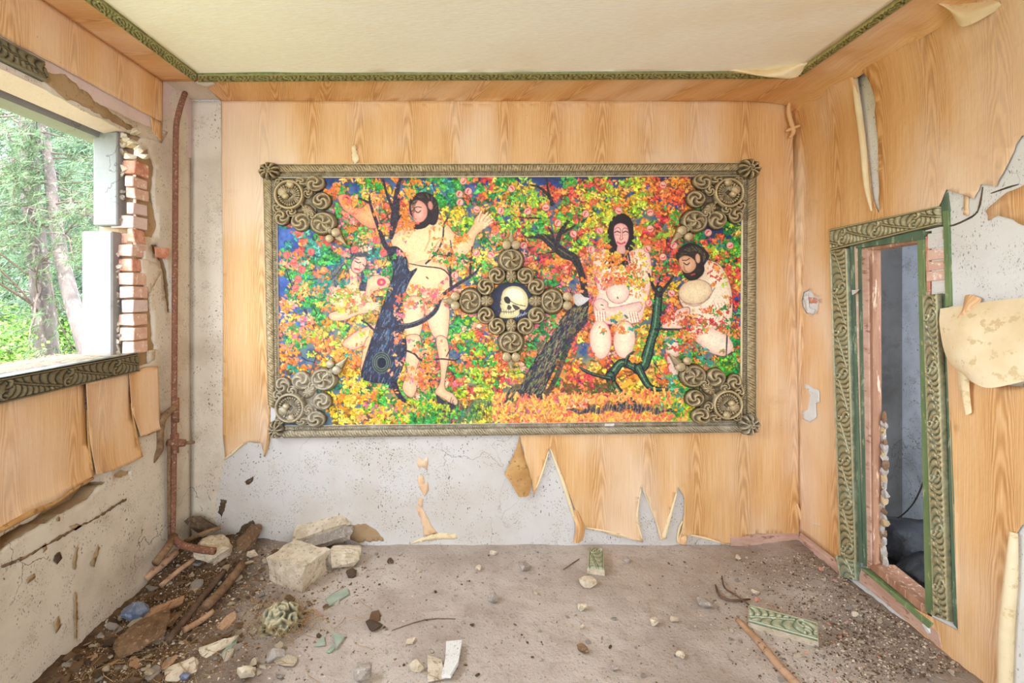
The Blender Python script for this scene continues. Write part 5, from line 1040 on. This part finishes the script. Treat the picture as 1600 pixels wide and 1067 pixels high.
# (helpers for) broken carved mouldings that fell on the floor
def boxy(name, label, px, py, w, h, d, mat, seed, rot, dz=0.):
    r = random.Random(seed); bm = bmesh.new(); x, y, z = on(px, py)
    box(bm, -w/2, w/2, -d/2, d/2, -h/2, h/2)
    for v in bm.verts: v.co += Vector((r.gauss(0, w*.05), r.gauss(0, d*.05), r.gauss(0, h*.05)))
    bmesh.ops.subdivide_edges(bm, edges=list(bm.edges), cuts=7, use_grid_fill=True)
    for v in bm.verts:
        q = v.co*16+Vector((seed, 0, 0)); e = sum(abs(abs(v.co[i])-(w, d, h)[i]/2) < .015 for i in range(3))
        v.co += Vector((mnoise.noise(q), mnoise.noise(q+Vector((9,0,0))), mnoise.noise(q+Vector((0,9,0)))))*(.005+.008*(v.co.x > w*.28))*(.6+.4*e)
    o = bmo(name, bm, mat); o.location = (x, y+d*.4, z+h*.46+dz); o.rotation_euler = rot; return tag(o, label, 'rubble')
def fallen(name, label, p0, p1, wid, mat, seed, tilt=0., thick=.035):
    a = Vector(on(*p0)); b = Vector(on(*p1)); u = (b-a).normalized(); v = Vector((0,0,1)).cross(u).normalized(); n = u.cross(v)
    v2 = (v*math.cos(tilt)+n*math.sin(tilt)); n2 = u.cross(v2)
    if n2.z < 0: n2 = -n2
    e = empty(name, (a+b)/2, label, 'moulding'); a = a+n2*.012+Vector((0,0,abs(math.sin(tilt))*wid/2)); b = b+n2*.012+Vector((0,0,abs(math.sin(tilt))*wid/2))
    A, B_, C_, D = a-v2*wid/2, b-v2*wid/2, b+v2*wid/2, a+v2*wid/2
    carved('carved_face', A, B_, C_, D, n2, lambda s, t: acanthus(s, t, .26, .03), mat, e, .016, .022, .003, seed=seed)
    bm = bmesh.new(); q = [bm.verts.new(p) for p in (A, B_, C_, D)]; q2 = [bm.verts.new(p-n2*thick) for p in (A, B_, C_, D)]
    up = [bm.verts.new(p+n2*.02) for p in (A, B_, C_, D)]
    bm.faces.new(q2[::-1]); bm.faces.new(up)
    for i in range(4): bm.faces.new([q2[i], q2[(i+1)%4], up[(i+1)%4], up[i]])
    bm.verts.remove(q[0]); bm.verts.remove(q[1]); bm.verts.remove(q[2]); bm.verts.remove(q[3])
    bmo('plaster_core', bm, ROCK_W, e); return e
boxy('concrete_block', 'large squared pinkish plaster block on the floor below the painting', 457, 916, .27, .15, .20, ROCK_W, 1, (.03, .05, -.42))
boxy('plaster_slab', 'long pale plaster slab tilted on top of another slab by the wall', 500, 858, .35, .035, .13, ROCK_W, 2, (.50, -.30, .10), .115)
boxy('plaster_slab', 'grey broken slab lying under the tilted pale slab', 498, 866, .33, .04, .13, ROCK_G, 3, (.25, -.26, .10), .055)
fallen('moulding_fragment', 'upright pale carved moulding fragment in the middle of the floor', (931, 898), (932, 866), .10, PALECARV, 3, 0, .012)
fallen('moulding_fragment', 'long green carved moulding piece lying near the niche', (1170, 972), (1278, 1002), .10, PALECARV, 5, .35, .014)
def knob(name, label, px, py, w, d, h, mat):
    x, y, z = on(px, py); V = []; Cc = []; nu, nv = 90, 46
    for i in range(nu):
        for j in range(nv):
            a = 2*PI*i/(nu-1); t = j/(nv-1)*PI*.56; q = Vector((math.cos(a)*math.sin(t), math.sin(a)*math.sin(t), math.cos(t)))
            g = max(0, 1-2.4*abs(mnoise.noise(q*3.1+Vector((3, 1, 7)))))*.8+.2*abs(math.sin(9*q.x+6*mnoise.noise(q*2))); s = .82+.16*g+.10*mnoise.noise(q*2.5)
            V.append((q.x*w/2*s, q.y*d/2*s, q.z*h*s)); Cc.append((g, g, g, 1))
    o = mk(name, V, gridfaces(nu, nv), mat, None, col=Cc); o.location = (x, y+d*.4, z+h*.02); o.rotation_euler = (0, .12, .3); return tag(o, label, 'moulding')
knob('moulding_lump', 'dark green carved moulding lump half buried in straw', 432, 992, .22, .15, .12, gilt('sooty_green_gilt', L4((54, 60, 46)), L4((190, 176, 138)), L4((140, 132, 108)), .4))
# glass, plaster boards, plastic
def plate(name, label, cat, pts, th, mat, lift=.004, tilt=0, group=None):
    P = [Vector(on(*p)) for p in pts]; c = sum(P, Vector())/len(P); zt = max(p.z for p in P)+lift
    bm = bmesh.new(); lo = []; hi = []
    for i, p in enumerate(P):
        z = zt+tilt*(p.y-c.y); lo.append(bm.verts.new((p.x-c.x, p.y-c.y, z-c.z))); hi.append(bm.verts.new((p.x-c.x, p.y-c.y, z-c.z+th)))
    n = len(P); bm.faces.new(lo[::-1]); bm.faces.new(hi)
    for i in range(n): bm.faces.new([lo[i], lo[(i+1)%n], hi[(i+1)%n], hi[i]])
    o = bmo(name, bm, mat); o.location = c; return tag(o, label, cat, group)
plate('glass_shard', 'rectangular dusty green glass shard right of the squared block', 'glass', [(508, 939), (514, 949), (545, 930), (542, 921)], .008, GLASSG)
plate('glass_shard', 'triangular grey green glass shard in the left foreground', 'glass', [(519, 993), (539, 998), (526, 1016)], .008, GLASSG)
plate('glass_shard', 'pale green glass shard with pointed end left of the triangular one', 'glass', [(490, 1012), (506, 995), (508, 1010)], .006, GLASSG)
plate('glass_shard', 'green glass strip at far lower left beside pale shard', 'glass', [(345, 1028), (358, 1010), (372, 1002), (366, 1018), (350, 1029)], .008, GLASSG)
plate('glass_shard', 'small white tile chip in the foreground left of the torn board', 'tile', [(636, 1003), (650, 999), (645, 1008), (634, 1008)], .008, ROCK_W)
plate('torn_board', 'white painted board piece with torn tan edge in the foreground', 'board', [(697, 1012), (722, 1009), (716, 1045), (704, 1066), (690, 1066), (696, 1040)], .016, PLASTER_W, .012)
plate('torn_board', 'crumpled white cardboard beside the torn board', 'board', [(668, 1030), (690, 1036), (695, 1064), (668, 1068)], .010, ROCK_W, .006)
chunk('plastic_bag', 'crumpled blue grey plastic bag against the left wall', 'bag', 205, 972, .14, .09, .10, BLUEBAG, 61, (0, .2, .6), 0, 40, 3)
chunk('bottle_cap', 'small bright blue plastic piece at the bottom left', 'plastic', 286, 1064, .045, .03, .04, BLUEBAG, 62, (0, 0, .3), 0, 24, 1)
# lengths of pipe, boards and the stick
def rod(name, label, cat, pts, r, mat, lift=.0, n=10, ends=None):
    P = [Vector(on(x, y, (r if not hasattr(r, '__len__') else r[0])+lift+(dz or 0))) for x, y, dz in pts]
    return tag(tube(name, P, r, mat, None, n, 3), label, cat)
rod('wooden_stick', 'long pale wooden stick lying at lower right', 'stick', [(1152, 968, 0), (1185, 1002, 0), (1215, 1038, 0), (1250, 1075, 0)], [.012, .017, .018, .018], STICK)
rod('fallen_pipe', 'long dusty brown pipe lying across the litter below the window', 'pipe', [(378, 886, .01), (345, 925, .01), (322, 950, .01)], .024, OLDPIPE)
rod('fallen_pipe', 'ochre pipe fanned out from the corner, left of its neighbour', 'pipe', [(276, 862, .06), (252, 884, .04), (228, 904, .02)], .020, STICK)
rod('fallen_pipe', 'thin ochre pipe fanned out right of the thicker ochre one', 'pipe', [(306, 872, .05), (278, 894, .03), (250, 916, .01)], .013, STICK)
rod('fallen_pipe', 'thin pole leaning up on the rubble in the left corner', 'pipe', [(290, 846, .05), (318, 833, .09), (345, 824, .10)], .013, OLDPIPE)
rod('wooden_batten', 'grey brown batten half buried along the litter below the window', 'batten', [(350, 893, .005), (318, 932, .0), (290, 968, 0), (262, 1000, 0)], .018, TWIG)
rod('wooden_batten', 'weathered lath lying in front of the long dusty pipe', 'batten', [(333, 956, 0), (310, 972, .01), (288, 984, .01)], .014, STICK)
rod('dry_root', 'curled dark root on the floor near the fallen moulding', 'root', [(1118, 914, 0), (1124, 930, .01), (1142, 938, .01), (1172, 936, .005)], [.004, .007, .007, .004], TWIG)
rod('dry_root', 'thin dark root arching above the curled root', 'root', [(1128, 900, 0), (1132, 918, .02), (1150, 930, .02), (1172, 946, .0)], [.003, .005, .005, .003], TWIG)
rod('dry_twig', 'long thin twig on the open floor left of centre', 'twig', [(612, 985, 0), (665, 968, .003), (712, 967, 0)], [.0015, .0025, .0015], TWIG)
rod('dry_twig', 'reddish twig beside the upright moulding fragment', 'twig', [(880, 890, 0), (895, 880, .006), (905, 873, 0)], [.002, .003, .002], TWIG)
def left_(r): py = r.uniform(862, 1066); return (max(60, 300-(py-850)*1.05)+abs(r.gauss(0, 150)), py)
def mid_(r): return (r.uniform(480, 1240), r.uniform(856, 1066))
def right_(r): py = r.uniform(870, 1066); return (r.gauss(1290+(py-900)*.7, 90), py)
# straw tangle over the dark moulding lump
V = []; Fc = []; r = random.Random(5)
cx, cy, cz = on(440, 975)
for _ in range(520):
    if _ < 260: x, y, z = cx+r.gauss(.02, .09), cy+r.gauss(0, .07), None
    else: px, py = left_(r); py = max(py, 880); x, y, z = on(px, py)
    if x < XL+.16: continue
    z = floorh(x, y)+r.uniform(.004, .05 if _ < 260 else .012); a = r.uniform(0, 6.28); l = r.uniform(.03, .12)
    g, f = tubegeo([(x, y, z), (x+math.cos(a)*l*.5, y+math.sin(a)*l*.5, z+r.uniform(0, .02)), (x+math.cos(a+.3)*l, y+math.sin(a+.3)*l, max(floorh(x, y)+.003, z+r.uniform(-.03, .01)))], r.uniform(.0008, .0018), 3, False)
    n = len(V); V += g; Fc += [[i+n for i in q] for q in f]
tag(mk('straw_tangle', V, Fc, STRAW), 'dry straw and stalks tangled in the litter on the left', 'straw', kind='stuff')
# loose pieces one can count: crumbs, brick bits, flakes
protos = []
for s in range(7):
    o = rock('tmp', (0, 0, 0), (1, 1, .7), ROCK_W, None, 100+s, 14, None, 0, 0); protos.append(o.data); bpy.data.objects.remove(o)
def variants(mat):
    out = []
    for m in protos: c = m.copy(); c.materials.clear(); c.materials.append(mat); out.append(c)
    return out
def scatter(n, name, label, cat, group, mats, region, s0, s1, seed, zs=.7):
    r = random.Random(seed); ms = [variants(m) for m in mats]; k = 0
    while k < n:
        px, py = region(r)
        if not (VY+393 < py < 1066): continue
        x, y, z = on(px, py)
        if not (XL+.03 < x < XR-.04 and y < YB-.03): continue
        k += 1; s = s0*(s1/s0)**(r.random()**2.2); g = ms[r.randrange(len(ms))]; o = bpy.data.objects.new(name, g[r.randrange(7)]); COL.objects.link(o)
        o.location = (x, y, z+s*.22*zs); o.rotation_euler = (r.uniform(-.4, .4), r.uniform(-.4, .4), r.uniform(0, 6.28)); o.scale = (s*r.uniform(.7, 1.3), s*r.uniform(.6, 1.1), s*zs*r.uniform(.6, 1.1)); tag(o, label, cat, group)
scatter(90, 'plaster_crumb', 'pale plaster crumb loose in the dark litter on the left', 'crumb', 'plaster crumbs in the left litter', [ROCK_W, ROCK_W, ROCK_G], left_, .03, .085, 1)
scatter(80, 'brown_clod', 'brown clod loose in the dark litter on the left', 'clod', 'brown clods in the left litter', [ROCK_B, ROCK_B, ROCK_D], left_, .03, .09, 2)
scatter(60, 'bark_flake', 'flat flake lying in the dark litter on the left', 'flake', 'flat flakes in the left litter', [ROCK_B, ROCK_B, STICK, ROCK_W, ROCK_G], left_, .05, .14, 3, .25)
scatter(100, 'plaster_crumb', 'small plaster crumb loose on the open dusty floor', 'crumb', 'plaster crumbs on the open floor', [ROCK_W, ROCK_G, ROCK_G], mid_, .014, .04, 4)
scatter(30, 'dark_clod', 'small dark clod loose on the open dusty floor', 'clod', 'dark clods on the open floor', [ROCK_D, ROCK_B], mid_, .014, .035, 5)
scatter(100, 'plaster_crumb', 'pale crumb in the litter before the niche', 'crumb', 'plaster crumbs before the niche', [ROCK_W, ROCK_G, ROCK_W], right_, .016, .045, 6)
scatter(30, 'brick_crumb', 'dark red brick crumb in the litter before the niche', 'crumb', 'brick crumbs before the niche', [BRICK, ROCK_D, ROCK_B], right_, .014, .04, 7)
# grit too fine to count
def grit(name, n, region, mat, s0, s1, seed, label):
    r = random.Random(seed); V = []; Fc = []
    base = [(1,0,0),(-.5,.87,0),(-.5,-.87,0),(0,0,1)]
    for _ in range(n):
        px, py = region(r)
        if not (VY+394 < py < 1085): continue
        x, y = fl(px, py)
        if not (XL+.02 < x < XR-.02): continue
        if fbm(x*2.2, y*2.2, seed)+.25*r.random() < .05 and region not in (left_, right_): continue
        z = floorh(x, y)-.001; s = r.uniform(s0, s1)*(.6+.8*r.random()**3); a = r.uniform(0, 6.28); c, d = math.cos(a)*s, math.sin(a)*s; m = len(V)
        V += [(x+c*p-d*q, y+d*p+c*q, z+w*s*r.uniform(.5, 1)) for p, q, w in base]; Fc += [[m, m+1, m+3], [m+1, m+2, m+3], [m+2, m, m+3]]
    tag(mk(name, V, Fc, mat, None, smooth=False), label, 'grit', kind='stuff')
grit('fine_grit', 9000, lambda r: (r.uniform(250, 1480), VY+394+(r.random()**1.5)*230), ROCK_G, .0025, .007, 1, 'fine grey grit strewn over the floor')
grit('dark_grit', 6000, lambda r: (r.uniform(250, 1480), VY+394+(r.random()**1.4)*230), ROCK_B, .002, .0055, 2, 'fine dark crumbs strewn over the floor')
grit('dark_litter', 5600, left_, ROCK_B, .004, .012, 3, 'brown crumbled litter heaped along the left wall')
grit('pale_litter', 2600, left_, ROCK_W, .003, .009, 4, 'pale crumbled litter along the left wall')
grit('niche_litter', 4200, right_, ROCK_D, .003, .009, 5, 'dark crumbled litter before the niche')
grit('niche_flakes', 2600, right_, ROCK_W, .003, .008, 6, 'pale crumbled flakes before the niche')
# ------------------------------------------------------------------ outside the window: pines and undergrowth
def leafmat(name, a, b, sc=3.):
    k = NM(name); n = k.noise(k.geo(), sc, 3); c = k.mix(k.stepr(n, .35, .65), L4(a), L4(b))
    k.b.inputs['Transmission Weight'].default_value = 0
    return k.fin(c, .6)
NEEDLE = leafmat('pine_needles', (70, 88, 58), (96, 114, 76))
NEEDLE_F = leafmat('far_pine_needles', (86, 106, 82), (112, 130, 104))  # haze put into the colour: paler, greyer green for the far pines
SHRUB = leafmat('lime_leaves', (92, 126, 50), (116, 148, 62))
BARK = simple('pine_bark', (92, 80, 74), (70, 60, 56), 6, .9, .8, c3=(120, 108, 100), bd=.03, stretch=(1,1,.4))
BRANCHM = simple('pine_branch', (100, 84, 74), (80, 66, 58), 10, .9, .4)
GRASS = simple('forest_ground', (92, 100, 58), (114, 108, 78), .9, .95, .4, c3=(120, 140, 70))
bm = bmesh.new(); box(bm, -60, XL-.26, -20, 70, -.4, .25); tag(bmo('ground_outside', bm, GRASS), 'forest floor outside the window', kind='structure')
def needles(V, Fc, c, d, r, n, L):
    for _ in range(n):
        v = Vector((r.gauss(0, 1), r.gauss(0, 1), r.gauss(0, 1))).normalized()*.8+d*.7; v = v.normalized()*L*r.uniform(.6, 1.1)
        p = c+d*r.uniform(-.5, .5)*L; s = v.cross(Vector((r.random(), r.random(), r.random()))).normalized()*.0035*(L/.12); m = len(V)
        V += [p-s, p+s, p+v]; Fc.append([m, m+1, m+2])
def pine(label, base, top, r0, seed, nb, foliage, tuft=16, L=.13, zmin=.2, spread=1., toward=None):
    r = random.Random(seed); base = Vector(base); top = Vector(top)
    e = empty('pine_tree', base, label, 'tree')
    pts = [base.lerp(top, t)+Vector((.05*math.sin(t*7+seed), .05*math.cos(t*5+seed), 0)) for t in np.linspace(0, 1, 9)]
    tube('trunk', pts, list(np.linspace(r0, r0*.45, 9)), BARK, e, 12, 3)
    H = (top-base).length; NV = []; NF = []
    for k in range(nb):
        t = zmin+(1-zmin)*(k+r.random())/nb; p = base.lerp(top, t); a = r.uniform(0, 6.28); l = spread*H*.22*(1.15-t*.6)*r.uniform(.6, 1.2)
        d = Vector((math.cos(a), math.sin(a), r.uniform(-.25, .25)))
        if toward is not None and r.random() < .55: d = (Vector(toward)-p).normalized()+Vector((r.gauss(0, .4), r.gauss(0, .4), r.gauss(0, .35)))
        q = [p]; dd = d.normalized()
        for s in range(5): dd = (dd+Vector((r.gauss(0, .16), r.gauss(0, .16), r.gauss(-.03, .13)))).normalized(); q.append(q[-1]+dd*l/5)
        BV, BF = tubegeo(smoothpts(q, 2), list(np.linspace(r0*.14, .004, 11)), 5)
        subs = []
        for s in range(2, 6):
            for _ in range(3):
                o = q[s]; v = (dd+Vector((r.gauss(0, .8), r.gauss(0, .8), r.gauss(0, .6)))).normalized(); q2 = [o, o+v*l*.13, o+(v+Vector((r.gauss(0, .4), 0, r.gauss(0, .4)))).normalized()*l*.26]
                g, f = tubegeo(q2, [.006, .004, .002], 4); m = len(BV); BV += g; BF += [[i+m for i in x] for x in f]
                for z in (q2[1], q2[2]): needles(NV, NF, z, v, r, tuft, L)
        mk('branch', BV, BF, BRANCHM, e)
    f = mk('foliage', NV, NF, foliage, e, smooth=False); f['kind'] = 'stuff'
    return e
gz = .25
# the two trunks seen low in the window, then the hazy trees behind them
def gp(px, Y): return ((px-VX)/F*Y, Y, gz)
pine('upright pine with bare lower trunk outside the window', gp(70, 8.2), (at(38, 150, 8.2)[0], 8.2, 7.2), .17, 1, 60, NEEDLE, 22, .15, .14, 1.1, toward=(-2.9, 4.2, 2.4))
pine('leaning pine whose trunk slants right outside the window', gp(150, 7.4), (at(-60, 300, 7.4)[0], 8.4, 5.4), .12, 2, 26, NEEDLE, 14, .14, .42, 1.1)
labs = ['hazy pine behind the upright pine', 'hazy pine left of the upright pine', 'hazy pine behind the broken window jamb', 'distant hazy pine seen between the trunks', 'distant hazy pine filling the upper window', 'tall hazy pine at the far left of the window', 'tall hazy pine just left of the window jamb']
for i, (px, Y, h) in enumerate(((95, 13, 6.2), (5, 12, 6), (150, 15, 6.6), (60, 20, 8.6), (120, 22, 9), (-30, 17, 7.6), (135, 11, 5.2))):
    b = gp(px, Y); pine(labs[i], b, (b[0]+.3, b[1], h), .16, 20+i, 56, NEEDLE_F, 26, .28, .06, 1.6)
for i, (px, Y, s) in enumerate(((5, 9.5, 1.0), (38, 10.5, .9), (95, 10, .8), (120, 12, 1.2), (-20, 8, .9), (65, 14, 1.3))):
    r = random.Random(50+i); b = Vector(gp(px, Y)); V = []; Fc = []
    for _ in range(2600):
        c = b+Vector((r.gauss(0, .5)*s, r.gauss(0, .5)*s, abs(r.gauss(.45, .4))*s)); v = Vector((r.gauss(0, 1), r.gauss(0, 1), r.gauss(0, 1))).normalized()*.06; w = v.cross(Vector((r.random(), r.random(), 1))).normalized()*.03; m = len(V)
        V += [c, c+v*.5+w, c+v, c+v*.5-w]; Fc.append([m, m+1, m+2, m+3])
    e = empty('leafy_shrub', b, 'lime green shrub ' + ('left of the upright trunk', 'beside the upright trunk', 'between the two trunks', 'behind the leaning trunk', 'at the lower left of the window', 'farthest back among the pines')[i], 'shrub', 'shrubs under the pines')
    f = mk('foliage', V, Fc, SHRUB, e, smooth=False); f['kind'] = 'stuff'
    for k in range(5): tube('stem', [b, b+Vector((r.gauss(0, .2), r.gauss(0, .2), .5*s)), b+Vector((r.gauss(0, .4), r.gauss(0, .4), s))], [.02, .012, .005], BRANCHM, e, 5)
